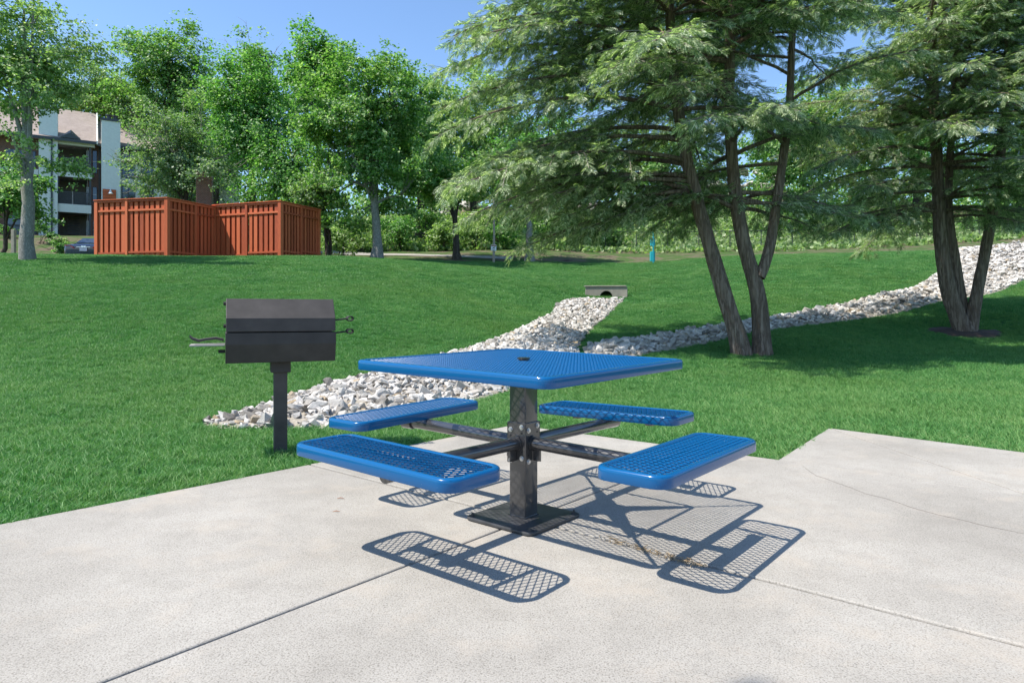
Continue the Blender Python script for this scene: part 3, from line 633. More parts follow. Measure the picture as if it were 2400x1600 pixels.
def scatter_grass(name, src, x, y, s, label):
    z = hgt(x, y); e = .15; gx_ = (hgt(x + e, y) - z) / e; gy_ = (hgt(x, y + e) - z) / e; r = np.random.default_rng(5)
    rot = np.zeros((len(x), 3), np.float32)
    for i in range(len(x)):
        nrm = Vector((-gx_[i], -gy_[i], 1)).normalized(); qn = Vector((0, 0, 1)).rotation_difference(nrm).to_matrix() @ Matrix.Rotation(r.uniform(0, 6.283), 3, 'Z'); rot[i] = qn.to_euler()[:]
    me = bpy.data.meshes.new(name); me.vertices.add(len(x)); me.vertices.foreach_set('co', np.stack([x, y, z], -1).astype(np.float32).ravel())
    at_ = me.attributes.new('rot', 'FLOAT_VECTOR', 'POINT'); at_.data.foreach_set('vector', rot.ravel())
    at_ = me.attributes.new('sz', 'FLOAT', 'POINT'); at_.data.foreach_set('value', s.astype(np.float32))
    ob = link(bpy.data.objects.new(name, me)); ng = bpy.data.node_groups.new(name, 'GeometryNodeTree')
    ng.interface.new_socket(name='Geometry', in_out='INPUT', socket_type='NodeSocketGeometry'); ng.interface.new_socket(name='Geometry', in_out='OUTPUT', socket_type='NodeSocketGeometry')
    gi = ng.nodes.new('NodeGroupInput'); go = ng.nodes.new('NodeGroupOutput'); ip = ng.nodes.new('GeometryNodeInstanceOnPoints'); oi = ng.nodes.new('GeometryNodeObjectInfo'); oi.inputs['Object'].default_value = src; oi.inputs['As Instance'].default_value = True; oi.transform_space = 'ORIGINAL'
    ra = ng.nodes.new('GeometryNodeInputNamedAttribute'); ra.data_type = 'FLOAT_VECTOR'; ra.inputs[0].default_value = 'rot'
    sa = ng.nodes.new('GeometryNodeInputNamedAttribute'); sa.data_type = 'FLOAT'; sa.inputs[0].default_value = 'sz'
    L = ng.links.new; L(gi.outputs[0], ip.inputs['Points']); L(oi.outputs['Geometry'], ip.inputs['Instance']); L(ra.outputs[0], ip.inputs['Rotation']); L(sa.outputs[0], ip.inputs['Scale']); L(ip.outputs[0], go.inputs[0])
    md = ob.modifiers.new('grass', 'NODES'); md.node_group = ng; tag(ob, label, 'grass', kind='stuff'); return ob
def lawn_points(n_m2, y0, y1, seed, pad=.02):
    r = np.random.default_rng(seed); xm = y1 * .82 + 1.5; n = int(2 * xm * (y1 - y0) * n_m2); x = r.uniform(-xm, xm, n); y = r.uniform(y0, y1, n)
    fi = 1 if y0 < 3 else np.clip((y - y0) / (y0 * .28), 0, 1); fo = 1 if y1 > 30 else np.clip((y1 - y) / (y1 * .28), 0, 1)
    k = (np.abs(x) < y * .80 + 1.2) & (y < lawn_lim(x)) & (r.random(len(x)) < fi * fo); x = x[k]; y = y[k]
    k = ~inpoly(x, y, PATIO) & ~inpoly(x, y, CH1) & ~inpoly(x, y, CH2); x = x[k]; y = y[k]
    if pad:
        k = (distpoly(x, y, PATIO) > pad) & (distpoly(x, y, CH1) > pad * .5) & (distpoly(x, y, CH2) > pad * .5); x = x[k]; y = y[k]
    return x, y, r
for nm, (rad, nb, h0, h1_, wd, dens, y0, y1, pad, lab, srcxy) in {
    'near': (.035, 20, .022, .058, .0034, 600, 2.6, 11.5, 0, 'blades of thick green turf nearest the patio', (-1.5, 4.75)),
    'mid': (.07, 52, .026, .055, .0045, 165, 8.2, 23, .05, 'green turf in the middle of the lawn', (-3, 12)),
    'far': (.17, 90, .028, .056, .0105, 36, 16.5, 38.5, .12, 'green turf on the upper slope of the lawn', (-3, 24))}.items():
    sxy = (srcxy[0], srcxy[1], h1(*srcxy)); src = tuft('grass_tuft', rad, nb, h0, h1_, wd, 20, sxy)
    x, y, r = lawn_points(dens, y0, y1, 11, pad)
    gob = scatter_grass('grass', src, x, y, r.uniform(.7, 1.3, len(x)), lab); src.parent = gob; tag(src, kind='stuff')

# ------------------------------------------------------------------ trees
def leaf_quads(Cn, Nn, size, r, fold=.25):
    """diamond leaves at centres Cn with normals Nn; each two quads sharing a fold"""
    n = len(Cn); Nn = Nn / (np.linalg.norm(Nn, axis=1)[:, None] + 1e-9); a = r.normal(size=(n, 3)); T = np.cross(Nn, a); T /= np.linalg.norm(T, axis=1)[:, None] + 1e-9; B = np.cross(Nn, T)
    s = (size * r.uniform(.6, 1.25, n))[:, None]
    V = np.stack([Cn - T * s * .5, Cn + B * s * .42 - T * s * .05 + Nn * s * fold * .3, Cn + T * s * .5 - Nn * s * .1, Cn - B * s * .42 - T * s * .05 + Nn * s * fold * .3], 1).reshape(-1, 3)
    return V, np.arange(4 * n).reshape(n, 4)
def crown_clusters(c, rad, n, r, lump=.22, fill=.55):
    d = r.normal(size=(n, 3)); d /= np.linalg.norm(d, axis=1)[:, None]; q = r.uniform(0, 1, n) ** fill
    ph = r.uniform(0, 6.28, 6); l = 1 + lump * (np.sin(d[:, 0] * 4 + ph[0]) * np.sin(d[:, 1] * 4 + ph[1]) + np.sin(d[:, 2] * 5 + ph[2] + d[:, 0] * 3))
    return np.array(c) + d * np.array(rad) * (q * l)[:, None]
def leafy_tree(name, label, base, h, crown, crad, tr, leaf, mat, barkm, nclu=60, per=300, crad_clu=.75, seed=1, lean=0, group=None, limbs=9, cat='tree', trunk_top=None, extra=None, base_flare=1.6, twigs=0, fill=.5, lump=.22, stems=1):
    r = np.random.default_rng(seed); bx, by = base; bz = h1(bx, by) - .05
    t = empty(name, (bx, by, bz), 0, label, cat, group); cc = np.array(crown, float); crown_c = np.array([cc[0] - bx, cc[1] - by, cc[2] - bz])
    tk = NP(); br = NP(); nodes = []
    for sidx in range(stems):
        sp = 0 if stems == 1 else .28; b0 = np.array([sp * math.cos(sidx * 2.4), sp * math.sin(sidx * 2.4), 0]) * (.35 if stems > 1 else 1)
        topz = trunk_top or (crown_c[2] + crad[2] * .55); tgt = np.array([crown_c[0] * .9, crown_c[1] * .9, topz]) + (r.normal(size=3) * [.7, .7, .1] if stems > 1 else 0)
        P = bez(b0, b0 * 1.5 + np.array([lean, 0, topz * .5]), tgt, 14); P[1:-1, :2] += r.normal(size=(12, 2)) * .03
        u = np.linspace(0, 1, 14); rd = tr * ((1 - u) ** .8 * .85 + .12); rd[0] *= base_flare; rd[1] *= 1 + (base_flare - 1) * .15
        tk.tube(P, rd, 12); nodes += [(P[k], rd[k]) for k in range(4, 14)]
    clu = crown_clusters(crown_c, crad, nclu, r, lump, fill)
    if extra: clu = np.concatenate([clu, np.array(extra) - np.array([bx, by, bz])])
    lim = []
    for k in range(limbs):
        P0, r0 = nodes[int(r.integers(0, len(nodes) - 2))]; tg = clu[int(r.integers(len(clu)))]
        far = crown_c + (tg - crown_c) * .8; mid = (P0 + far) / 2 + np.array([0, 0, .35]); P = bez(P0, mid, far, 7); rr_ = np.linspace(r0 * .55, r0 * .14, 7); br.tube(P, rr_, 6); lim += [(P[q], rr_[q]) for q in range(2, 7)]
    LP = np.array([p for p, _ in nodes + lim]); LR = np.array([q for _, q in nodes + lim])
    for c_ in clu:
        j = int(np.argmin(np.linalg.norm(LP - (c_ - [0, 0, .3]), axis=1))); P = bez(LP[j], (LP[j] + c_) / 2 + np.array([0, 0, .15]), c_, 5); br.tube(P, np.linspace(min(LR[j], .05) * .7, .008, 5), 4)
    Vc = []; Nc = []
    for c_ in clu:
        rc = crad_clu * r.uniform(.7, 1.25); ns = 11; sp = c_ + r.normal(size=(ns, 3)) * [rc * .48, rc * .48, rc * .36]
        sgn = sp - c_; m = per // ns; q = np.repeat(sp, m, 0) + r.normal(size=(ns * m, 3)) * [.15 * rc / .7, .15 * rc / .7, .09 * rc / .7]
        out = (q - crown_c); out /= np.linalg.norm(out, axis=1)[:, None] + 1e-6; Vc.append(q); Nc.append(np.array([0, 0, .75]) + out * .55 + r.normal(size=q.shape) * .5)
    V, Fq = leaf_quads(np.concatenate(Vc), np.concatenate(Nc), leaf, r)
    V -= 0; np_obj('crown', V, Fq, mat, t); tk.obj('trunk', barkm, t); br.obj('branches', barkm, t)
    if twigs:
        q = NP()
        for _ in range(twigs):
            c_ = clu[int(r.integers(len(clu)))] * 1.0; d = (c_ - crown_c); d /= np.linalg.norm(d) + 1e-6; d = d + r.normal(size=3) * .4 + [0, 0, .5]; L = r.uniform(.5, 1.5); e = c_ + d * L; q.tube(bez(c_, (c_ + e) / 2 + r.normal(size=3) * .15, e, 6), np.linspace(.022, .006, 6), 4)
            for _k in range(3): f_ = c_ + d * L * r.uniform(.3, .9); g_ = f_ + (d + r.normal(size=3) * .6) * L * .3; q.tube([f_, (f_ + g_) / 2 + .02, g_], [.01, .008, .004], 3)
        q.obj('bare_twigs', M['twig'], t)
    return t
def TP(px, py, d): return ((px - CX) / F_PX * d, d, EYE - (py - HOR) / F_PX * d)
def pxr(p, d): return p / F_PX * d
# middle lawn tree
d = 32.6; b0 = ((883 - CX) / F_PX * d, d)
leafy_tree('maple_tree', 'round crowned green tree with a grey trunk right of the red enclosure', b0, 10, TP(858, 305, d), (pxr(182, d), 3.2, pxr(200, d)), .24, .15, M['leaf_maple'], M['bark_grey'], nclu=160, per=286, crad_clu=.7, seed=3, limbs=16, fill=.4, lump=.12,
           extra=[TP(720, 430, d), TP(700, 470, d), TP(960, 500, d), TP(790, 480, d), TP(770, 510, d), TP(930, 480, d)])
# left tall sweetgum
d = 23.0; b0 = ((65 - CX) / F_PX * d, d)
leafy_tree('sweetgum_tree', 'tall pale leaved tree with a thick grey trunk in front of the apartments', b0, 13, TP(55, 135, d), (pxr(155, d), 2.2, pxr(175, d)), .23, .105, M['leaf_light'], M['bark_grey'], nclu=95, per=240, crad_clu=.56, seed=5, limbs=16, fill=.55, lump=.15,
           extra=[TP(*p, d - .8) for p in [(150, 385), (120, 390), (185, 398), (60, 345), (20, 370), (160, 395), (30, 430), (225, 110), (190, 75), (205, 140), (240, 125)]], trunk_top=8.6, base_flare=1.2)
d = 31; leafy_tree('understory_tree', 'low dark spreading maple at the far left behind the grey trunk of the pale tree', ((8 - CX) / F_PX * d, d), 5, TP(35, 455, d), (pxr(75, d), 1.6, pxr(62, d)), .12, .15, M['leaf_deep'], M['bark_dark'], nclu=34, per=220, crad_clu=.6, seed=6, limbs=6)
# grey leaved tree with dead twigs in front of the building
d = 36; leafy_tree('ornamental_tree', 'greyish green tree full of dead pale twigs rising just behind the red enclosure', ((440 - CX) / F_PX * d, d), 6, TP(420, 375, d), (pxr(118, d), 2.2, pxr(108, d)), .16, .13, M['leaf_grey'], M['bark_dark'], nclu=85, per=230, crad_clu=.7, seed=8, limbs=14, twigs=34, extra=[TP(470, 260, d), TP(455, 230, d), TP(330, 440, d), TP(350, 460, d), TP(500, 400, 33.2), TP(462, 405, 33.4), TP(512, 425, 33.2), TP(490, 385, 33.3)])
leafy_tree('shade_tree', 'leafy tree beyond the near edge of the patio whose shade touches the bottom corners', (-7.6, -3.0), 11, (-7.5, -2.15, 9.0), (3.2, 2.3, 1.9), .2, .12, M['leaf_maple'], M['bark_grey'], nclu=50, per=88, crad_clu=.6, seed=71, limbs=10, extra=[(-4.9, -.62, 9), (-3.7, -.55, 8.9)])
# back rank
back = [  # name, label, px, d, cx, cy, rx, ry, mat, bark, leaf, nclu, seed
    ('tall_maple', 'tall broad tree with clumped top standing behind the apartment roof', 395, 52, 395, 190, 105, 150, 'leaf_maple', .2, 130, 11),
    ('tulip_tree', 'pale green tree behind the roof between the sweetgum and the tallest maple', 215, 54, 225, 235, 105, 105, 'leaf_light', .2, 80, 12),
    ('oak_tree', 'dense blue green tree behind the gap between the two halves of the red enclosure', 590, 44, 585, 300, 88, 195, 'leaf_deep', .18, 150, 13),
    ('tall_poplar', 'tall dark leaved tree peeking above the round lawn tree with bare twigs on its left', 745, 50, 745, 195, 85, 125, 'leaf_deep', .24, 90, 14),
    ('slim_tree', 'narrow tree with small clumped leaves at its top, left of the round lawn tree', 590, 56, 590, 175, 48, 85, 'leaf_maple', .24, 34, 15),
    ('woodland_tree', 'leafy tree behind the round lawn tree, left of the thin sign pole', 985, 47, 985, 290, 110, 165, 'leaf_maple', .2, 110, 16),
    ('hillside_tree', 'bright green tree on the bank between the sign pole and the hemlock foliage', 1110, 50, 1130, 330, 110, 150, 'leaf_light', .22, 90, 17),
    ('hillside_tree', 'dark mass of foliage on the bank behind the left side of the hemlock', 1290, 52, 1290, 350, 130, 170, 'leaf_deep', .22, 100, 18),
    ('hillside_tree', 'tree on the bank seen between the leaning hemlock stems', 1560, 60, 1560, 400, 120, 100, 'leaf_maple', .25, 60, 19),
    ('hillside_tree', 'bright leafy tree on the bank in the gap between the two hemlocks', 1880, 56, 1880, 330, 140, 150, 'leaf_maple', .25, 110, 20),
    ('hillside_tree', 'broad green tree on the bank behind the right hand hemlock', 2150, 58, 2150, 340, 150, 170, 'leaf_deep', .25, 90, 21),
    ('hillside_tree', 'leafy tree at the far right edge beyond the rock mound', 2390, 50, 2400, 400, 90, 150, 'leaf_maple', .22, 60, 22),
    ('woodland_tree', 'bright tree filling the gap behind the apartment roof and the greyish tree', 310, 57, 310, 285, 90, 100, 'leaf_maple', .22, 60, 24),
    ('woodland_tree', 'tree just behind the greyish tree, above the left bay of the red enclosure', 505, 50, 500, 330, 80, 130, 'leaf_maple', .2, 75, 25),
    ('woodland_tree', 'low tree behind the right bay of the red enclosure, left of the round tree', 690, 42, 680, 410, 75, 90, 'leaf_deep', .18, 60, 26),
    ('edge_tree', 'dark tree at the far left edge behind the balconies', 20, 58, -10, 300, 90, 150, 'leaf_deep', .25, 50, 23)]
for nm, lab, px, d, cx0, cy0, rx, ry, mt, lf, nc, sd in back:
    leafy_tree(nm, lab, ((px - CX) / F_PX * d, d), 12, TP(cx0, cy0, d), (pxr(rx, d) * 1.22, pxr(rx, d) * .85, pxr(ry, d) * 1.05), .3, lf, M[mt], M['bark_dark'], nclu=int(nc * 1.35), per=143, crad_clu=1.05 if nm != 'tall_maple' else .95, seed=sd, limbs=10, fill=.5, lump=.2, twigs=16 if sd in (14, 15) else 0)
# trees between lawn and bank
d = 36.4; leafy_tree('redbud_tree', 'small tree with a slim leaning dark trunk left of the sign pole', ((1071 - CX) / F_PX * d, d), 6, TP(1050, 415, d), (pxr(95, d), 2, pxr(70, d)), .2, .15, M['leaf_maple'], M['bark_dark'], nclu=60, per=230, crad_clu=.75, seed=31, limbs=8, lean=-.15)
d = 37; leafy_tree('lawn_edge_tree', 'tree with a pale lower trunk just right of the sign pole, half behind hemlock branches', ((1241 - CX) / F_PX * d, d), 6, TP(1230, 400, d), (pxr(85, d), 2, pxr(85, d)), .22, .15, M['leaf_deep'], M['bark_grey'], nclu=60, per=220, crad_clu=.75, seed=32, limbs=8)
d = 33.5; leafy_tree('crape_myrtle', 'small multi stemmed tree at the right end of the red enclosure', ((768 - CX) / F_PX * d, d), 4, TP(755, 455, d), (pxr(52, d), 1.2, pxr(48, d)), .1, .13, M['leaf_grey'], M['bark_dark'], nclu=30, per=200, crad_clu=.6, seed=33, limbs=6, stems=3)
# shrubs
shr = [(800, 560, 38, 60, 26), (850, 545, 42, 60, 40), (940, 540, 42.5, 50, 38), (1000, 520, 45, 55, 50), (1040, 552, 42.5, 45, 28), (1110, 535, 43, 55, 40), (1175, 545, 42.5, 50, 36), (1290, 540, 43, 60, 44), (1370, 550, 43.5, 50, 36), (1010, 470, 52, 60, 45), (1180, 480, 52, 60, 45), (1440, 560, 44, 30, 30),
       (1640, 555, 47, 16, 12), (1760, 530, 50, 60, 30), (1880, 535, 50, 60, 34), (1990, 540, 48, 50, 32), (2080, 545, 46, 50, 30), (2180, 540, 45, 50, 34), (2290, 530, 46, 50, 36), (2390, 540, 46, 50, 36), (1700, 470, 60, 60, 40), (1840, 460, 60, 70, 50), (2000, 470, 60, 70, 50)]
places = ['just right of the enclosure under the round tree', 'behind the trunk of the round tree', 'left of the slim dark trunk beside the path', 'high on the bank above the slim dark trunk', 'right behind the slim dark trunk', 'behind the sign pole', 'right of the sign pole', 'behind the pale lower trunk', 'under the lowest left hemlock branches', 'in front of the pale rock face', 'on the bank right of the pale rock face', 'at the left end of the wire fence',
          'the smallest, alone behind the wire fence right of the turquoise post', 'behind the wire fence between the forked hemlock stems', 'behind the fence in the gap between the hemlocks', 'behind the fence left of the right hand hemlock', 'behind the fence at the foot of the right hand hemlock', 'behind the left stem of the right hand hemlock', 'above the rock mound between the right hemlock stems', 'above the rock mound at the right edge', 'high on the slope behind the forked hemlock', 'high on the slope in the gap between hemlocks', 'high on the slope left of the right hand hemlock']
for k, (px, py, d, rx, ry) in enumerate(shr):
    c_ = TP(px, py, d); leafy_tree('shrub', ('dense green shrub ' if k % 3 else 'loose leafy green bush ') + places[k], (c_[0], c_[1]), 1, c_, (pxr(rx, d), pxr(rx, d) * .6, pxr(ry, d)), .04, .14 if k != 12 else .09, M[['leaf_light', 'leaf_maple', 'leaf_deep', 'leaf_light'][(k * 7) % 4]], M['bark_dark'], nclu=20 if k != 12 else 8, per=132, crad_clu=.62 if k != 12 else .22, seed=50 + k, limbs=3, stems=3, cat='shrub', group='shrubs along the foot of the wooded bank')

# hemlocks
def frond_template():
    V = []; L = 1.0; n = 6
    for i in range(n):
        u = (i + .3) / n; z = -.28 * u * u; ln = .46 * (1 - .75 * u) + .05
        for sgn in (1, -1):
            a = R(42); dx, dy = math.cos(a) * ln, sgn * math.sin(a) * ln; px, py = u, 0; w = .046
            nx, ny = -dy / ln * w, dx / ln * w; mx, my = px + dx * .5, py + dy * .5; ex, ey = px + dx, py + dy
            V += [(px - nx * .3, py - ny * .3, z), (mx - nx, my - ny, z - .03), (ex, ey, z - .12 * ln / .5), (mx + nx, my + ny, z - .02)]
    V += [(.05, -.02, 0), (.55, -.035, -.1), (1.08, 0, -.33), (.55, .035, -.09)]
    return np.array(V)
FT = frond_template()
def fronds(Pos, Dir, Ln, r):
    n = len(Pos); D = Dir / (np.linalg.norm(Dir, axis=1)[:, None] + 1e-9); up = np.array([0, 0, 1.]) + r.normal(size=(n, 3)) * .35
    S = np.cross(up, D); S /= np.linalg.norm(S, axis=1)[:, None] + 1e-9; U = np.cross(D, S)
    V = Pos[:, None] + Ln[:, None, None] * (FT[None, :, 0:1] * D[:, None] + FT[None, :, 1:2] * S[:, None] + FT[None, :, 2:3] * U[:, None])
    return V.reshape(-1, 3), np.arange(n * len(FT)).reshape(-1, 4)
def hemlock(name, label, base, stems, lenf, seed, zmin, ztop, step=.2, front=(.8, .45, .45), thin=.5, extra=()):
    r = np.random.default_rng(seed); bx, by = base; bz = h1(bx, by) - .05; t = empty(name, (bx, by, bz), 0, label, 'tree'); B = np.array([bx, by, bz])
    br = NP(); FP = []; FD = []; FL = []; tw = NP()
    def branch(P0, az, L, rise, r0):
        d = np.array([math.cos(az), math.sin(az), 0]); end = P0 + d * L + np.array([0, 0, rise * L - .13 * L * L / 2.2]); mid = P0 + d * L * .5 + np.array([0, 0, rise * L * .75 + .12])
        n = 12; P = bez(P0, mid, end, n); P[2:, :2] += np.cumsum(r.normal(size=(n - 2, 2)) * .03, 0); br.tube(P, np.linspace(r0, .007, n), 6)
        T = np.gradient(P, axis=0); T /= np.linalg.norm(T, axis=1)[:, None]; m = int(L / .085)
        for k in range(m):
            u = .26 + .74 * (k + r.uniform()) / m; f = u * (n - 1); i = min(int(f), n - 2); p = P[i] + (P[i + 1] - P[i]) * (f - i); tt = T[i]; sgn = 1 if k % 2 else -1
            side = np.array([-tt[1], tt[0], 0]) * sgn; l2 = (.2 + (1 - u) ** .7 * L * .30) * r.uniform(.6, 1.2); ang = R(r.uniform(38, 68)); dd = tt * math.cos(ang) + side * math.sin(ang); dd[2] -= r.uniform(-.3, .42)
            e = p + dd * l2 + np.array([0, 0, -.15 * l2 * l2 - .02]); Q = bez(p, (p + e) / 2 + np.array([0, 0, .06 * l2]), e, 4)
            if l2 > .3: tw.tube(Q, [.008, .006, .005, .003], 3)
            mf = max(1, int(l2 / .1))
            for q in range(mf):
                uu = (q + .5) / mf; pp = p + (e - p) * uu; s2 = np.array([-dd[1], dd[0], 0]) * (1 if q % 2 else -1); fd = dd * .8 + s2 * .8 * r.uniform(.4, 1.1) + np.array([0, 0, -.12 + r.normal() * .3])
                FP.append(pp); FD.append(fd); FL.append(r.uniform(.14, .28))
            FP.append(e - dd * .08); FD.append(dd + np.array([0, 0, -.3])); FL.append(r.uniform(.15, .28))
        FP.append(P[-2]); FD.append(T[-1] + np.array([0, 0, -.2])); FL.append(.38)
    for si, (pts, w0, w1, zlow) in enumerate(stems):
        P = np.array(pts) - B; u = np.linspace(0, 1, 40); s = np.r_[0, np.cumsum(np.linalg.norm(np.diff(P, axis=0), axis=1))]; s /= s[-1]
        Q = np.stack([np.interp(u, s, P[:, c]) for c in range(3)], -1)
        for _ in range(3): Q[1:-1] = (Q[:-2] + 2 * Q[1:-1] + Q[2:]) / 4
        rad = w0 + (w1 - w0) * u ** .8; 
        if zlow is not None and Q[0, 2] < .4: rad = rad * (1 + .3 * np.exp(-u * 28))
        V, Fq = tube_np(Q, rad, 28); k = np.arange(28); ph = np.tile(k, 40) * (2 * np.pi / 28); row = np.repeat(np.arange(40), 28)
        cen = np.repeat(Q, 28, 0); bumpy = 1 + .055 * np.sin(ph * 7 + row * .35 + si) + .04 * np.sin(ph * 11 - row * .6) + .035 * r.normal(size=len(ph)); V = cen + (V - cen) * bumpy[:, None]
        np_obj('trunk', V, Fq, M['bark_hem'], t, smooth=True)
        z = zlow
        while z < Q[-1, 2] - .1:
            i = int(np.argmin(np.abs(Q[:, 2] - z))); az = r.uniform(0, 2 * math.pi); L = lenf(z, az, si) * r.uniform(.7, 1.12)
            if math.sin(az) < -.55 and z < 5.6 and r.random() < front[si]: L = 0
            if math.sin(az) > .3 and z < 5.6 and r.random() < thin: L = 0
            if L > .3: branch(Q[i], az, L, r.uniform(-.1, .36), min(.018 + L * .011, rad[i] * .5))
            z += step * r.uniform(.4, 1.5) * (.72 if z > 5 else 1)
    for (si, z, az, L, rise) in extra:
        P = np.array(stems[si][0]) - B; i = int(np.argmin(np.abs(P[:, 2] - z))); j = min(i + 1, len(P) - 1) if P[i, 2] < z else max(i - 1, 0)
        f = (z - P[i, 2]) / (P[j, 2] - P[i, 2] + 1e-9); branch(P[i] + (P[j] - P[i]) * f, az, L, rise, .05)
    open('/tmp/cnt', 'a').write(f'{name} {len(FP)}\n') if 0 else None
    V, Fq = fronds(np.array(FP), np.array(FD), np.array(FL), r); np_obj('foliage', V, Fq, M['hem'], t); br.obj('branches', M['bark_hem'], t); tw.obj('twigs', M['twig'], t, smooth=False)
    print(name, 'fronds', len(FP)); return t
D1 = 12.8
s1 = [TP(px, py, D1 + (k * .05)) for k, (px, py) in enumerate([(1740, 838), (1736, 800), (1700, 705), (1663, 575), (1630, 461), (1603, 347), (1587, 233), (1576, 152), (1570, 54), (1566, -120), (1560, -420)])]
s2 = [TP(px, py, D1 + .15 + k * .04) for k, (px, py) in enumerate([(1786, 836), (1786, 800), (1776, 662), (1746, 597), (1728, 488), (1717, 401), (1710, 260), (1709, 136), (1714, 43), (1722, -150), (1730, -380)])]
s3 = [TP(px, py, D1 + .2 + k * .06) for k, (px, py) in enumerate([(1780, 650), (1803, 591), (1820, 477), (1836, 369), (1850, 260), (1856, 108), (1862, 0), (1866, -150)])]
def len1(z, az, si):
    L = 3.9 if z < 6 else 3.9 - (z - 6) * .32
    if z < 3.1: L = 2.6 + (z - 1.6) * .5
    left = -math.cos(az); front = -math.sin(az)
    k = 1 + .2 * max(left, 0) - .28 * max(-left, 0) - .12 * max(front, 0)
    if si == 0 and left > .2: k *= 1.05
    if si == 2: k *= .82
    if front > .5 and z < 3.4: k *= .55
    if z < 3.7 and left > .25: k *= .78
    return L * k
EX1 = [(0, 5.7, R(176), 4.7, .26), (0, 5.2, R(186), 4.6, .16), (0, 4.4, R(172), 4.7, .1), (0, 4.2, R(190), 4.6, .05), (0, 3.5, R(180), 4.3, .05), (0, 3.5, R(168), 3.7, .02), (0, 3.4, R(196), 3.5, .0), (0, 6.3, R(184), 4.3, .2), (0, 6.8, R(172), 4.1, .22), (0, 7.3, R(190), 3.9, .25), (0, 6.0, R(200), 4.2, .15), (1, 6.6, R(205), 4.0, .2), (1, 7.4, R(160), 4, .2), (0, 3.2, R(192), 2.8, -.06), (0, 3.8, R(200), 4.6, .08), (0, 3.0, R(183), 2.4, -.12),
       (1, 3.2, R(8), 2.6, -.02), (1, 3.0, R(350), 2.1, -.05), (1, 2.9, R(25), 2.0, -.05), (0, 3.0, R(160), 3.6, -.03), (0, 4.8, R(195), 4.7, .1)]
hemlock('hemlock_tree', 'large feathery hemlock with one leaning stem and a forked stem, nearest the picnic table', (s1[0][0] + .15, s1[0][1]), [(s1, .16, .055, 2.95), (s2, .16, .055, 2.8), (s3, .105, .045, 2.7)], len1, 77, 2.2, 9, .2, extra=EX1)
D2 = 16.6
q1 = [TP(px, py, D2 + k * .03) for k, (px, py) in enumerate([(2262, 782), (2248, 755), (2221, 678), (2205, 575), (2200, 488), (2196, 380), (2190, 250), (2184, 100), (2180, -80), (2178, -250)])]
q2 = [TP(px, py, D2 + .25 + k * .03) for k, (px, py) in enumerate([(2266, 780), (2259, 735), (2245, 640), (2232, 569), (2221, 493), (2226, 380), (2235, 250), (2240, 90), (2245, -100)])]
q3 = [TP(px, py, D2 + .1 - k * .03) for k, (px, py) in enumerate([(2272, 780), (2277, 750), (2297, 651), (2313, 569), (2330, 477), (2345, 380), (2356, 250), (2364, 90), (2370, -100), (2374, -240)])]
def len2(z, az, si):
    L = 3.6 if z < 5 else 3.6 - (z - 5) * .33
    if z < 3.2: L = 2.3 + (z - 2) * .7
    left = -math.cos(az); front = -math.sin(az); k = 1 + .12 * max(left, 0) - .15 * max(front, 0)
    if front > .4 and z < 3.2: k *= .8
    return L * k
EX2 = [(0, 3.6, R(180), 3.4, -.03), (0, 3.2, R(190), 3.0, -.06), (0, 3.3, R(170), 3.0, -.06), (0, 4.2, R(185), 3.8, .0), (0, 3.1, R(205), 2.4, -.06), (0, 4.6, R(200), 3.9, .03), (0, 5.2, R(178), 4, .05)]
hemlock('hemlock_tree', 'full feathery hemlock with three stems in a ring of dark mulch at the right', (q1[0][0], q1[0][1]), [(q1, .18, .06, 2.9), (q2, .12, .05, 3.0), (q3, .14, .05, 3.1)], len2, 78, 3, 10, .17, front=(.1, .1, .1), thin=.5, extra=EX2)
# mulch around the right tree
r_ = np.random.default_rng(9); a = np.linspace(0, 2 * np.pi, 33)[:-1]; mc = np.array(q1[0][:2]); Vm = [(mc[0], mc[1], h1(*mc) + .1)]
for ring, rr_ in enumerate((.35, .7, .95)):
    for t in a: x = mc[0] + rr_ * (1 + .12 * math.sin(3 * t + 1) + .08 * math.sin(7 * t)) * math.cos(t) * 1.0; y = mc[1] + rr_ * math.sin(t) * .8; Vm.append((x, y, h1(x, y) + (.085, .05, -.03)[ring] + (r_.uniform(0, .03) if ring < 2 else 0)))
Fm = [(0, 1 + i, 1 + (i + 1) % 32) for i in range(32)] + [(1 + k * 32 + i, 33 + k * 32 + i, 33 + k * 32 + (i + 1) % 32, 1 + k * 32 + (i + 1) % 32) for k in range(2) for i in range(32)]
o = MB().add(Vm, Fm).build('mulch_ring', M['mulch'], smooth=60); tag(o, 'low ring of dark brown mulch round the foot of the right hand hemlock', 'mulch')

# ------------------------------------------------------------------ red wooden enclosure
P0 = (-17.66, 28.7); P1 = (-14.32, 28.0); P2 = (-13.38, 30.4); P4 = (-10.05, 29.26); P5 = (-9.10, 31.65)
enc = empty('wooden_enclosure', (-13.4, 29.5, 3.4), 0, 'red stained wooden dumpster enclosure of two angular bays on the crest of the lawn', 'enclosure'); encM = Matrix.Translation((-13.4, 29.5, 3.4)).inverted()
bpy.context.view_layer.update()
def ebox(name, L0, L1, off0, off1, z0, z1, p, q):
    """box along the wall p->q between distances L0..L1, off = outward offsets"""
    p = np.array(p); q = np.array(q); d = (q - p) / np.linalg.norm(q - p); n = np.array([d[1], -d[0]]); c = [p + d * L + n * o_ for L, o_ in ((L0, off0), (L1, off0), (L1, off1), (L0, off1))]
    o = MB().prism([tuple(x) for x in c], z0, z1, encM).build(name, M['wood_red'], enc); return o
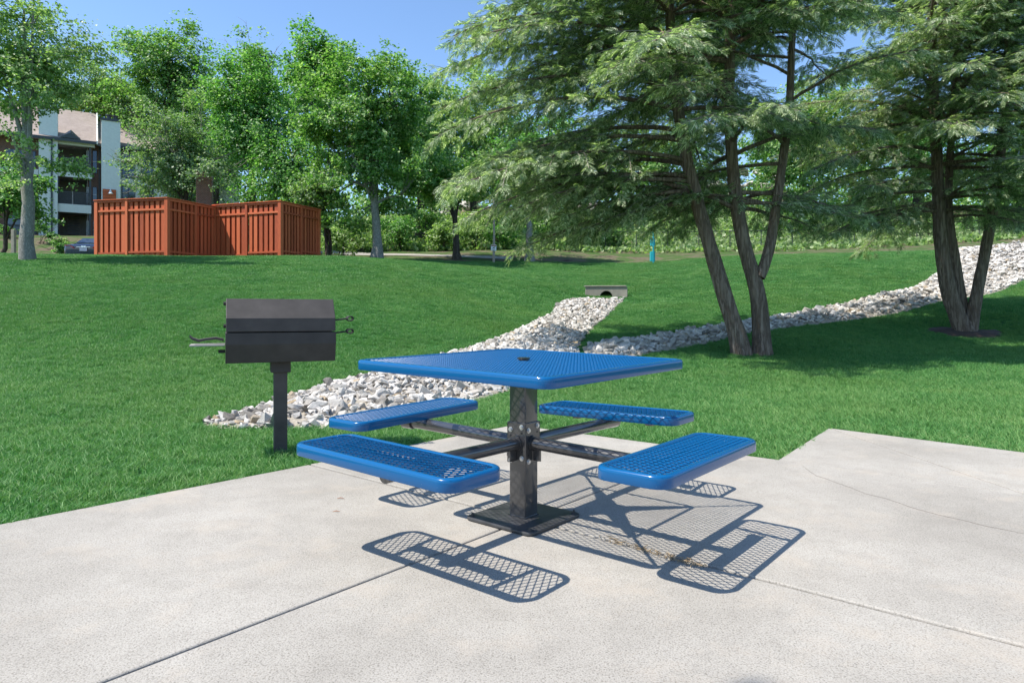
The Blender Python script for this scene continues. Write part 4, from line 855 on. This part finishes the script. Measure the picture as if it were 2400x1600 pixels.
def ewall(p, q, ztop, splits, seed, nb):
    r = random.Random(seed); L = float(np.hypot(q[0] - p[0], q[1] - p[1])); edges = [0] + [s * L for s in splits] + [L]
    for i, e in enumerate(edges):
        x, y = p[0] + (q[0] - p[0]) * e / L, p[1] + (q[1] - p[1]) * e / L; zb = h1(x, y); w = .075 if i in (0, len(edges) - 1) else .055
        ebox('fence_post', e - w, e + w, -.03, .085, zb - .15, ztop - .03, p, q)
    for a0, a1 in zip(edges[:-1], edges[1:]):
        a0 += .06; a1 -= .06; zb = min(h1(p[0] + (q[0] - p[0]) * e / L, p[1] + (q[1] - p[1]) * e / L) for e in (a0, a1))
        ebox('rail', a0, a1, .026, .07, ztop - .13, ztop - .04, p, q); ebox('rail', a0, a1, .026, .062, ztop - .52, ztop - .44, p, q); ebox('rail', a0, a1, .026, .062, zb + .2, zb + .28, p, q)
        n = max(2, round(nb * (a1 - a0) / L)); pitch = (a1 - a0) / n
        for k in range(n):
            c = a0 + pitch * (k + .5); hw = pitch * .315; dz = r.uniform(-.015, .015); j = r.uniform(-.006, .006)
            ebox('board', c - hw + j, c + hw + j, 0, .022, zb + .02 + dz, ztop - .05, p, q)
        for k in range(n + 1):
            c = a0 + pitch * k; hw = pitch * .495; x0 = max(a0, c - hw); x1 = min(a1, c + hw)
            if x1 - x0 > .03: ebox('back_board', x0, x1, -.085, -.066, zb + .02, ztop - .06 + (0 if k % 5 else -.02), p, q)
        ebox('inner_rail', a0, a1, -.14, -.09, ztop - .5, ztop - .42, p, q); ebox('inner_rail', a0, a1, -.14, -.09, zb + .4, zb + .48, p, q)
    ebox('top_cap', -.1, L + .1, -.1, .11, ztop - .029, ztop + .005, p, q)
ZT1 = EYE + 268 / F_PX * 28; ZT2 = EYE + 260.3 / F_PX * 29.26
ewall(P0, P1, ZT1, [.44], 1, 13); ewall(P1, P2, ZT1 - .003, [.55], 2, 12); ewall(P2, P4, ZT2, [.5], 3, 13); ewall(P4, P5, ZT2 - .003, [.5], 4, 13)
ewall((-17.2, 31.4), P0, ZT1 - .006, [.5], 5, 12)
o = ebox('gate', .0, .75, 2.62, 2.68, ZT1 - .95, ZT1 - .12, (-17.2, 28.9), (-17.2, 32.4)) if False else None
gp = TP(222, 492, 30.2); b = MB(); b.box(gp[0] - .02, gp[0] + .30, 30.2, 30.25, gp[2] - .28, gp[2] + .29, encM); b.build('gate', M['wood_red'], enc)

# ------------------------------------------------------------------ apartment building
UA = np.array([.85, .527]); UA /= np.linalg.norm(UA); NA = np.array([UA[1], -UA[0]]); O = np.array([(180 - CX) / F_PX * 46, 46.]); zg = 5.55
bd = empty('apartment_building', (O[0], O[1], zg), math.atan2(UA[1], UA[0]), 'three storey apartment building with pale siding, two tall chimney stacks and recessed balconies', 'building')
def up(px, v=0):   # distance along the facade plane (offset v outward) seen at px
    k = (px - CX) / F_PX; o_ = O + NA * v; return float((k * o_[1] - o_[0]) / (UA[0] - UA[1] * k))
def zp(py, px, v=0): y = (O + NA * v + UA * up(px, v))[1]; return EYE + (HOR - py) / F_PX * y - zg
def bb(name, px0, px1, v0, v1, z0, z1, mat, parent=bd, ref=None, bev=0):
    vv = v1 if ref is None else ref; return MB().box(up(px0, vv), up(px1, vv), -v1, -v0, z0, z1).build(name, M[mat], parent, bevel=bev)
GZ0 = -1.2
zb1 = (zp(500, 175), zp(481, 175)); zb2 = (zp(418, 175), zp(406, 175)); zev = zp(333, 175)
# chimney stacks
for (a0, a1, pyt, v1_, cap) in ((91, 135, 256, .55, 0), (238, 282, 284, .95, 1)):
    ztop = zp(pyt, (a0 + a1) / 2, v1_); x0, x1 = up(a0, v1_), up(a1, v1_)
    ck = MB().box(x0, x1, -v1_, .25, GZ0, ztop).build('chimney', M['stucco'], bd)
    MB().box(x0 - .012, x0 - .002, -v1_ + .05, .24, GZ0, ztop - .02).build('lap_siding', M['siding'], ck)
    MB().box(x0 - .07, x1 + .07, -v1_ - .07, .31, ztop + .003, ztop + .16).build('chimney_cap', M['trimdark'], ck)
    for f in (.4, .75):
        b = MB(); xc = x0 + (x1 - x0) * f; b.tube([(xc, -v1_ + .5, ztop + .16), (xc, -v1_ + .5, ztop + .42)], .13, 12); b.tube([(xc, -v1_ + .5, ztop + .46), (xc, -v1_ + .5, ztop + .52)], .2, 12); b.build('flue', M['trimdark'], ck)
bb('downspout', 119, 123.5, .0, .62, GZ0, zev, 'trimdark'); bb('corner_panel', 123.6, 133, -.1, .3, GZ0, zev - .02, 'stucco')
# balcony bay
bb('side_post', 133.2, 138.5, .1, .32, GZ0, zb1[0] - .01, 'trimdark')
for z0, z1 in ((zb1[1] + .01, zb2[0] - .01), (zb2[1] + .01, zev - .32)):
    bb('side_post', 133.2, 138.5, .1, .32, z0, z1, 'trimdark'); bb('balcony_post', 209, 214, .1, .3, z0, z1, 'trimdark')
bb('balcony_post', 208, 213, .1, .3, GZ0, zb1[0] - .01, 'trimdark')
for (z0, z1), pr in ((zb1, 214), (zb2, 216)):
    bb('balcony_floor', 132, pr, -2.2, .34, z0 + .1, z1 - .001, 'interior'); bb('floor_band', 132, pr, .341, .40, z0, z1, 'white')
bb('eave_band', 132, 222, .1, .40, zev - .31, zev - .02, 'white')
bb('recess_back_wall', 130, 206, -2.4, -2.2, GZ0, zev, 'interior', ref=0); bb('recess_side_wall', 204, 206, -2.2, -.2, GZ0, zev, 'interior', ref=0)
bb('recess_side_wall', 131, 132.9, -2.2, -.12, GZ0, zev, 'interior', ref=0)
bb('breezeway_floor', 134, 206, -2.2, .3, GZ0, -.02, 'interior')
for z1, zt in ((zb1[1], zp(453, 175)), (zb2[1], zp(374, 175))):
    rl = bb('railing', 138.6, 208.8, .2, .25, zt, zt + .05, 'trimdark')
    for k in range(28):
        px = 139.5 + k * 2.5; MB().box(up(px, .22) - .012, up(px, .22) + .012, -.235, -.215, z1 + .06, zt - .001).build('baluster', M['trimdark'], rl)
    bb('balcony_lower_rail', 138.6, 208.8, .2, .25, z1 + .03, z1 + .059, 'trimdark')
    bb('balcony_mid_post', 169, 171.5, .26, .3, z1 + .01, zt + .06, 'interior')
# stairs in the breezeway
stp = MB()
for k in range(12): stp.box(up(158, -1), up(186, -1), .5 + k * .14 - .4, .5 + k * .14 - .22, -.1 + k * .19, -.05 + k * .19)
stp.build('stairs', M['trimdark'], bd)
# brick bay with stacked windows
bb('brick_wall', 205, 238, -.7, -.3, GZ0, zev, 'brick'); 
for (y0, y1) in ((351, 405), (437, 474), (517, 558)):
    wf = bb('window', 217, 227.5, -.29, -.24, zp(y1, 222), zp(y0, 222), 'trimdark', ref=-.24); bb('pane', 218, 226.5, -.238, -.23, zp(y1 - 1.5, 222), zp(y0 + 1.5, 222), 'glass', wf, ref=-.24)
    bb('sash', 218, 226.5, -.229, -.21, zp((y0 + y1) / 2 + .6, 222), zp((y0 + y1) / 2 - .6, 222), 'white', wf, ref=-.24)
    wf = bb('window', 203, 208, -.29, -.24, zp(y1, 206), zp(y0, 206), 'white', ref=-.24); bb('pane', 203.8, 207.3, -.238, -.23, zp(y1 - 1.5, 206), zp(y0 + 1.5, 206), 'glass', wf, ref=-.24)
bb('dark_pipe', 231.5, 233.5, -.29, -.15, GZ0, zev, 'trimdark')
# brown planked panel and lamp on the second stack
pnl = bb('planked_panel', 240.5, 272, .96, .99, GZ0 + .4, zp(444, 256, .95), 'brick', ref=.95)
for k in range(7): z0 = zp(444, 256, .95) - .2 * (k + 1); bb('plank', 240.6, 271.9, .992, 1.01, z0 + .012, z0 + .19, 'wood_red', pnl, ref=.95)
lx = up(259, 1.0); lz = zp(455, 259, 1.0); b = MB(); b.tube([(lx, -1.0, lz + .32), (lx, -1.25, lz + .36), (lx, -1.32, lz + .2)], .025, 6); b.tube([(lx, -1.32, lz + .2), (lx, -1.32, lz + .1), (lx, -1.32, lz - .02)], [.05, .08, .17], 12); b.build('wall_lamp', M['signwhite'], bd, smooth=40)
# right wing
bb('wall', 282.1, 560, -.4, -.05, GZ0, zp(352, 300), 'stucco', ref=0)
for a0, a1 in ((285, 317), (330, 360), (395, 425), (440, 470)):
    for y0, y1 in ((360, 418), (436, 482)):
        ym = (a0 + a1) / 2; z0_, z1_ = zp(y1, 300), zp(y0, 300); wf = bb('window', a0, a1, -.049, .0, z0_, z1_, 'trimdark'); bb('pane', a0 + 2, a1 - 2, .001, .01, z0_ + .08, z1_ - .08, 'glass', wf); bb('mullion', ym - .6, ym + .6, .011, .03, z0_ + .08, z1_ - .08, 'trimdark', wf)
bb('floor_band', 282.3, 560, .0, .1, zp(433, 300), zp(419, 300), 'white', ref=0); bb('eave_band', 282.3, 560, .0, .3, zp(357, 300), zp(349, 300), 'trimdark', ref=0)
# left wing
bb('wall', -90, 91, -.6, -.3, GZ0, zev, 'brick', ref=0)
for (z0, z1) in (zb1, zb2): bb('floor_band', -90, 90, -.28, .2, z0, z1, 'white', ref=0)
for k, (a0, a1) in enumerate(((12, 54), (60, 84), (-40, -5))):
    for y0, y1 in ((425, 478), (505, 556), (350, 402)):
        wf = bb('window', a0, a1, -.29, -.24, zp(y1, 50), zp(y0, 50), 'trimdark', ref=-.24); bb('pane', a0 + 1.5, a1 - 1.5, -.238, -.23, zp(y1 - 1.5, 50), zp(y0 + 1.5, 50), 'glass', wf, ref=-.24); bb('mullion', (a0 + a1) / 2 - .5, (a0 + a1) / 2 + .5, -.229, -.21, zp(y1 - 1.5, 50), zp(y0 + 1.5, 50), 'white', wf, ref=-.24)
rl = bb('railing', 8, 90, .1, .15, zp(529, 50), zp(527, 50), 'trimdark')
for k in range(33): px = 9 + k * 2.5; MB().box(up(px, .12) - .012, up(px, .12) + .012, -.135, -.115, -.05, zp(529.5, 50)).build('baluster', M['trimdark'], rl)
# roofs
def roof(px0, px1, ze, zr, ve, vr, name='roof', th=.14):
    u0, u1 = up(px0, 0), up(px1, 0); V = [(u0, -ve, ze), (u1, -ve, ze), (u1, -vr, zr), (u0, -vr, zr), (u1, -(2 * vr - ve), ze), (u0, -(2 * vr - ve), ze)]; V2 = [(x, y, z - th) for x, y, z in V]
    b = MB(); b.add(V + V2, [(0, 1, 2, 3), (3, 2, 4, 5), (6, 9, 8, 7), (9, 11, 10, 8), (0, 6, 7, 1), (5, 4, 10, 11), (0, 3, 9, 6), (3, 5, 11, 9), (1, 7, 8, 2), (2, 8, 10, 4)]); o = b.build(name, M['shingle'], bd)
    MB().box(u0, u1, -ve - .06, -ve - .002, ze - .2, ze - .01).build('gutter', M['trimdark'], o); return o
zr1 = EYE + (HOR - 262) / F_PX * 50.5 - zg; zr2 = EYE + (HOR - 288) / F_PX * 51.5 - zg
rf1 = roof(-90, 226, zev + .03, zr1, .75, -5.2)
u1 = up(226, 0); b = MB(); b.add([(u1 + .005, -.75, zev - .14), (u1 + .005, 5.2, zr1 - .17), (u1 + .005, 5.2, zr1 + .06), (u1 + .005, -.75, zev + .09), (u1 + .09, -.75, zev - .14), (u1 + .09, 5.2, zr1 - .17), (u1 + .09, 5.2, zr1 + .06), (u1 + .09, -.75, zev + .09)], [(0, 1, 2, 3), (4, 7, 6, 5), (0, 4, 5, 1), (3, 2, 6, 7), (0, 3, 7, 4), (1, 5, 6, 2)]); b.build('rake_board', M['white'], rf1)
b = MB(); uu0, uu1 = up(140, .6), up(190, .6); b.add([(uu0, -.8, zev + .06), (uu1, -.8, zev + .06), ((uu0 + uu1) / 2, -.8, zev + .42), ((uu0 + uu1) / 2, .4, zev + .9)], [(0, 1, 2), (1, 3, 2), (0, 2, 3), (0, 3, 1)]); b.build('roof_cricket', M['trimdark'], rf1)
rf2 = roof(227.5, 560, zp(349, 300) + .05, zr2, .55, -5.2)
b = MB(); b.box(up(-90, 0), up(205, 0), 2.5, 10.2, GZ0, zev - .15); b.box(up(239, 0), up(560, 0), .45, 10.2, GZ0, zp(352, 300) - .1); b.build('rear_block', M['stucco'], bd)
# brick stack right of the building
d = 40; d = 34.2; bk = W(480, 482, d); zb_ = h1(bk[0], d); bs = empty('brick_chimney', (bk[0], d, zb_ - .2), R(18), 'square dark brick chimney stack rising behind the red enclosure beside the grey leaved tree', 'chimney')
MB().box(-.36, .36, -.36, .36, 0, EYE + (HOR - 398) / F_PX * d - zb_).build('stack', M['brick'], bs, bevel=.01)

# ------------------------------------------------------------------ dark blue car
d = 31.6; cxp = (196 - CX) / F_PX * d; zc = EYE + (HOR - 550) / F_PX * d - 1.45
car = empty('parked_car', (cxp, d, zc), R(9), 'dark blue sedan seen from behind, half hidden by the lawn crest and the red enclosure', 'car')
prof = [  # y from the tail, half width bottom, half width belt, z bottom, z belt(deck), half width top, z top
    (0.00, .72, .80, .38, .86, .70, .92), (.10, .82, .88, .28, .92, .74, 1.0), (.35, .88, .90, .22, .95, .76, 1.04), (.62, .89, .91, .20, .97, .72, 1.09), (1.25, .89, .91, .2, .97, .60, 1.38), (1.7, .89, .91, .2, .97, .58, 1.45), (2.4, .89, .91, .2, .96, .58, 1.44), (2.95, .89, .91, .2, .95, .62, 1.3), (3.5, .88, .9, .2, .93, .74, 1.0), (4.2, .85, .88, .22, .85, .66, .88), (4.5, .74, .78, .3, .62, .55, .68)]
sec = []
for (y, wb, wm, z0, zm, wt, zt) in prof:
    h_ = [(wb * .92, z0), (wb, z0 + .1), (wm, (z0 + zm) * .55), (wm * .985, zm), (wt * 1.04, zm + (zt - zm) * .75), (wt * .8, zt - .015 * (zt > 1.1)), (wt * .4, zt + .01), (0, zt + .015)]
    sec.append([(x, y, z) for x, z in h_] + [(-x, y, z) for x, z in h_[-2::-1]])
n = len(sec[0]); V = [p for s in sec for p in s]; m = len(sec); Fs = [(i * n + j, i * n + j + 1, (i + 1) * n + j + 1, (i + 1) * n + j) for i in range(m - 1) for j in range(n - 1)] + [tuple(range(n)), tuple((m - 1) * n + j for j in range(n))[::-1]] + [(i * n, (i + 1) * n, (i + 1) * n + n - 1, i * n + n - 1) for i in range(m - 1)]
MB().add(V, Fs).build('body', M['carblue'], car, smooth=45)
MB().add([(-.60, .66, 1.115), (.60, .66, 1.115), (.54, 1.2, 1.385), (-.54, 1.2, 1.385), (-.60, .64, 1.13), (.60, .64, 1.13), (.54, 1.18, 1.40), (-.54, 1.18, 1.40)], [(0, 1, 2, 3), (4, 7, 6, 5), (0, 4, 5, 1), (3, 2, 6, 7), (0, 3, 7, 4), (1, 5, 6, 2)]).build('rear_window', M['glass'], car)
for s in (1, -1):
    MB().add([(s * .40, -.035, .86), (s * .83, .06, .88), (s * .86, .07, .98), (s * .55, -.01, .95), (s * .40, -.005, .80), (s * .83, .1, .84), (s * .86, .12, .97), (s * .55, .04, .94)], [(0, 1, 2, 3), (4, 7, 6, 5), (0, 4, 5, 1), (3, 2, 6, 7), (0, 3, 7, 4), (1, 5, 6, 2)]).build('tail_light', M['redlamp'], car)
    MB().box(s * .98 - .1, s * .98 + .1, 2.55, 2.68, .95, 1.1).build('wing_mirror', M['carblue'], car, bevel=.03)
    for yy in (.85, 3.6): b = MB(); b.tube([(s * .93, yy, .32), (s * .72, yy, .32)], .32, 20); b.build('wheel', M['rubber'], car, smooth=40)
    MB().add([(s * .65, 1.35, 1.36), (s * .9, 1.1, 1.0), (s * .9, 2.9, .99), (s * .66, 2.7, 1.3), (s * .66, 1.35, 1.37), (s * .915, 1.1, 1.0), (s * .915, 2.9, .99), (s * .675, 2.7, 1.31)], [(0, 1, 2, 3), (4, 7, 6, 5), (0, 4, 5, 1), (3, 2, 6, 7), (0, 3, 7, 4), (1, 5, 6, 2)]).build('side_window', M['glass'], car)
MB().box(-.16, .16, -.045, -.02, .68, .84).build('number_plate', M['platewhite'], car); MB().prism([(-.09, -.03), (-.03, -.012), (.03, -.012), (.09, -.03), (.09, .03), (.03, .012), (-.03, .012), (-.09, .03)], 0, .012, Matrix.Translation((0, -.012, .90)) @ Matrix.Rotation(R(90), 4, 'X')).build('badge', M['chrome'], car)
MB().box(-.3, .3, -.032, -.015, .865, .88).build('trim_strip', M['chrome'], car)

# ------------------------------------------------------------------ fence, posts, signs, rock face, path
def fx(px, d): return (px - CX) / F_PX * d
ch = empty('chain_link_fence', (8, 44, h1(8, 44)), 0, 'long low chain link fence along the foot of the bank behind the hemlocks', 'fence'); off = Vector((8, 44, h1(8, 44)))
fpx = [1419 + 73 * k for k in range(15)]; fp = []
for k, px in enumerate(fpx): dd_ = 43.5 + .02 * k; x = fx(px, dd_); fp.append(Vector((x, dd_, h1(x, dd_))))
for p in fp: q = p - off; b = MB(); b.tube([tuple(q), tuple(q + Vector((0, 0, 1.25)))], .03, 8); b.build('fence_post', M['chain'], ch)
for p, q in zip(fp[:-1], fp[1:]):
    a0, a1 = p - off, q - off; b = MB(); b.tube([tuple(a0 + Vector((0, 0, 1.18))), tuple(a1 + Vector((0, 0, 1.18)))], .032, 6); b.build('top_rail', M['chain'], ch)
    g_ = NP(); L = (a1 - a0).length; nn = 22
    for k in range(-10, nn):
        for sg in (0, 1):
            t0, t1 = k / nn, (k + 10) / nn; z0, z1 = 0., 1.
            if t0 < 0: z0 = -t0 / (t1 - t0); t0 = 0
            if t1 > 1: z1 = z0 + (1 - z0) * 0 + (1 - k / nn) / (10 / nn) if True else 1; t1 = 1
            A = a0.lerp(a1, t0); B_ = a0.lerp(a1, t1); za, zb = (z0, z1) if sg == 0 else (1 - z0, 1 - z1)
            g_.tube([(A.x, A.y + .02 * sg, A.z + .05 + 1.1 * za), (B_.x, B_.y + .02 * sg, B_.z + .05 + 1.1 * zb)], [.004, .004], 3)
    g_.obj('wire_mesh', M['chain'], ch, smooth=False)
# thin pole with notice
d = 35.6; x = fx(1157, d); z = h1(x, d); sp = empty('sign_pole', (x, d, z - .1), 0, 'tall thin wooden pole with a small white notice near its foot', 'sign pole')
b = MB(); b.tube([(0, 0, 0), (.02, 0, 1.7), (.0, .02, 3.4)], [.07, .06, .05], 10); b.build('pole', M['wood_post'], sp, smooth=40)
zs = EYE + (HOR - 581) / F_PX * d - z; sg_ = MB().box(-.145, .145, -.10, -.085, zs + .1 - .16, zs + .1 + .16).build('notice', M['signwhite'], sp); zs += .1
MB().box(-.13, .13, -.106, -.1005, zs + .08, zs + .14).build('header', M['signred'], sg_)
b = MB(); b.box(-.05, .04, -.106, -.1005, zs - .02, zs + .025); b.box(.025, .06, -.106, -.1005, zs + .01, zs + .055); b.box(-.045, -.03, -.106, -.1005, zs - .06, zs - .02); b.box(.02, .035, -.106, -.1005, zs - .06, zs - .02); b.build('pictogram', M['signblack'], sg_)
b = MB(); b.box(-.08, .08, -.106, -.1005, zs - .09, zs - .078); b.box(-.06, .06, -.106, -.1005, zs - .12, zs - .108); b.build('text_line', M['signblack'], sg_)
# turquoise pet waste station
d = 36.2; x = fx(1531, d); z = h1(x, d); ps = empty('waste_station', (x, d, z - .05), 0, 'turquoise pet waste station with two boxes on a thin post by the wire fence', 'waste station'); zf = lambda py: EYE + (HOR - py) / F_PX * d - z + .05
b = MB(); b.box(-.035, .035, -.02, .02, 0, zf(543)); b.build('post', M['teal'], ps, bevel=.004); b = MB(); b.box(-.13, .11, .022, .2, zf(576), zf(561)); b.build('bag_dispenser', M['teal'], ps, bevel=.02); b = MB(); b.box(-.13, .11, .022, .3, zf(612), zf(589)); b.build('bin', M['teal'], ps, bevel=.02)
MB().box(-.10, .08, .021, .205, zf(560.5), zf(557)).build('lid', M['trimdark'], ps)
# wooden post at left
d = 26.6; x = fx(32, d); z = h1(x, d); wp = MB(); wp.prism([(-.065, -.065), (.065, -.065), (.065, .065), (-.065, .065)], -.2, EYE + (HOR - 538) / F_PX * d - z); o = wp.build('wooden_post', M['wood_post'], bevel=.012); o.location = (x, d, z); tag(o, 'short weathered square wooden post left of the thick grey trunk', 'post')
# rock outcrops on the bank
for (px, py, d, w_, h_, lab) in ((1105, 495, 57, 3.0, 2.6, 'pale grey broken rock face on the bank behind the slim dark trunk'), (1700, 455, 61, 6, 3.2, 'pale rock face on the slope behind the forked hemlock'), (1340, 475, 58, 3.4, 2.4, 'pale rock face glimpsed behind the left hemlock branches')):
    c_ = TP(px, py, d); root = empty('rocky_outcrop', (c_[0], d, c_[2] - h_), 0, lab, 'outcrop'); r = np.random.default_rng(int(px))
    for k in range(70):
        o = bpy.data.objects.new('rock', RM[int(r.integers(14))]); C.objects.link(o); o.parent = root; zz = r.uniform(0, 2 * h_); o.location = (r.uniform(-w_, w_), zz * .35 + r.uniform(0, .4), zz - .4); s = r.uniform(.7, 1.8); o.scale = (s * 1.3, s, s * .8); o.rotation_euler = (r.normal() * .3, r.normal() * .3, r.uniform(0, 6))
# path behind the lawn, parking lot
def drape(name, cl, wd, mat, dz, **k):
    V = []; cl = np.array(cl, float); t = np.linspace(0, len(cl) - 1, 60); P = np.stack([np.interp(t, np.arange(len(cl)), cl[:, c]) for c in (0, 1)], -1); T = np.gradient(P, axis=0); T /= np.linalg.norm(T, axis=1)[:, None]; Nn = np.stack([-T[:, 1], T[:, 0]], -1)
    nn = 9; Q = P[:, None] + Nn[:, None] * np.linspace(-wd / 2, wd / 2, nn)[None, :, None]; Z = hgt(Q[..., 0], Q[..., 1]) + dz; i = (np.arange(59)[:, None] * nn + np.arange(nn - 1)).ravel()
    o = np_obj(name, np.concatenate([Q, Z[..., None]], -1).reshape(-1, 3), np.stack([i, i + 1, i + nn + 1, i + nn], -1), M[mat], smooth=True); tag(o, **k); return o
drape('path', [(-14, 43.2), (-11, 41.5), (-8, 39.9), (-5, 38.6), (-2.5, 38), (0, 37.8)], 1.1, 'path', .03, kind='structure')
drape('parking_lot', [(-36, 33.2), (-26, 33.2), (-19, 33.8), (-14.5, 34.6)], 5.0, 'asphalt', .04, kind='structure')
# dark mulch bed with small plants by the building
for k, (px, py, d, rx, lab) in enumerate([(97, 533, 40, 15, 'spiky dark shrub in the mulch bed beside the left chimney stack'), (18, 545, 41, 14, 'round shrub in the mulch bed by the ground floor railing'), (140, 566, 37, 9, 'small bright plant left of the blue car'), (145, 585, 33, 11, 'low shrub at the left rear corner of the blue car'), (120, 552, 40, 9, 'little plant in the mulch under the first downspout')]):
    c_ = TP(px, py, d); leafy_tree('shrub', lab, (c_[0], c_[1]), 1, c_, (pxr(rx, d),) * 2 + (pxr(rx * .8, d),), .02, .09, M['leaf_deep' if k != 2 else 'leaf_light'], M['bark_dark'], nclu=9, per=150, crad_clu=.24, seed=90 + k, limbs=2, stems=3, cat='shrub')
# far woodland beyond the bank, closing the view
r = np.random.default_rng(44); n = 2300; xx = r.uniform(-75, 75, n); yy = r.uniform(64, 84, n); keep = ~((np.abs(xx + 28) < 14) & (yy < 66)); xx = xx[keep]; yy = yy[keep]; zt_ = hgt(xx, yy)
hh = r.uniform(0, 1, len(xx)) ** .8 * (6.5 + 1.5 * np.sin(xx * .23) + 1.2 * np.sin(xx * .61 + 1)); cen = np.stack([xx, yy, zt_ + hh], -1)
Vc = np.repeat(cen, 26, 0) + r.normal(size=(len(cen) * 26, 3)) * [.8, .8, .6]; V, Fq = leaf_quads(Vc, r.normal(size=Vc.shape) + [0, -.4, .9], .42, r); o = np_obj('far_woodland', V, Fq, M['leaf_maple']); tag(o, 'distant band of green woodland closing the view beyond the bank', 'woodland', kind='stuff')
# weeds on the bank behind the fence
r = np.random.default_rng(45); n = 26000; xx = r.uniform(-14, 34, n); yy = r.uniform(42, 60, n); V, Fq = leaf_quads(np.stack([xx, yy, hgt(xx, yy) + r.uniform(.02, .35, n)], -1), r.normal(size=(n, 3)) * [1, 1, .4] + [0, 0, .3], .3, r); o = np_obj('bank_vegetation', V, Fq, M['leaf_light']); tag(o, 'rank grass and weeds covering the slope behind the wire fence', 'weeds', kind='stuff')

tri = sum(len(o.data.loops) - 2 * len(o.data.polygons) for o in bpy.data.objects if o.type == 'MESH'); print('triangles', tri, 'objects', len(bpy.data.objects))
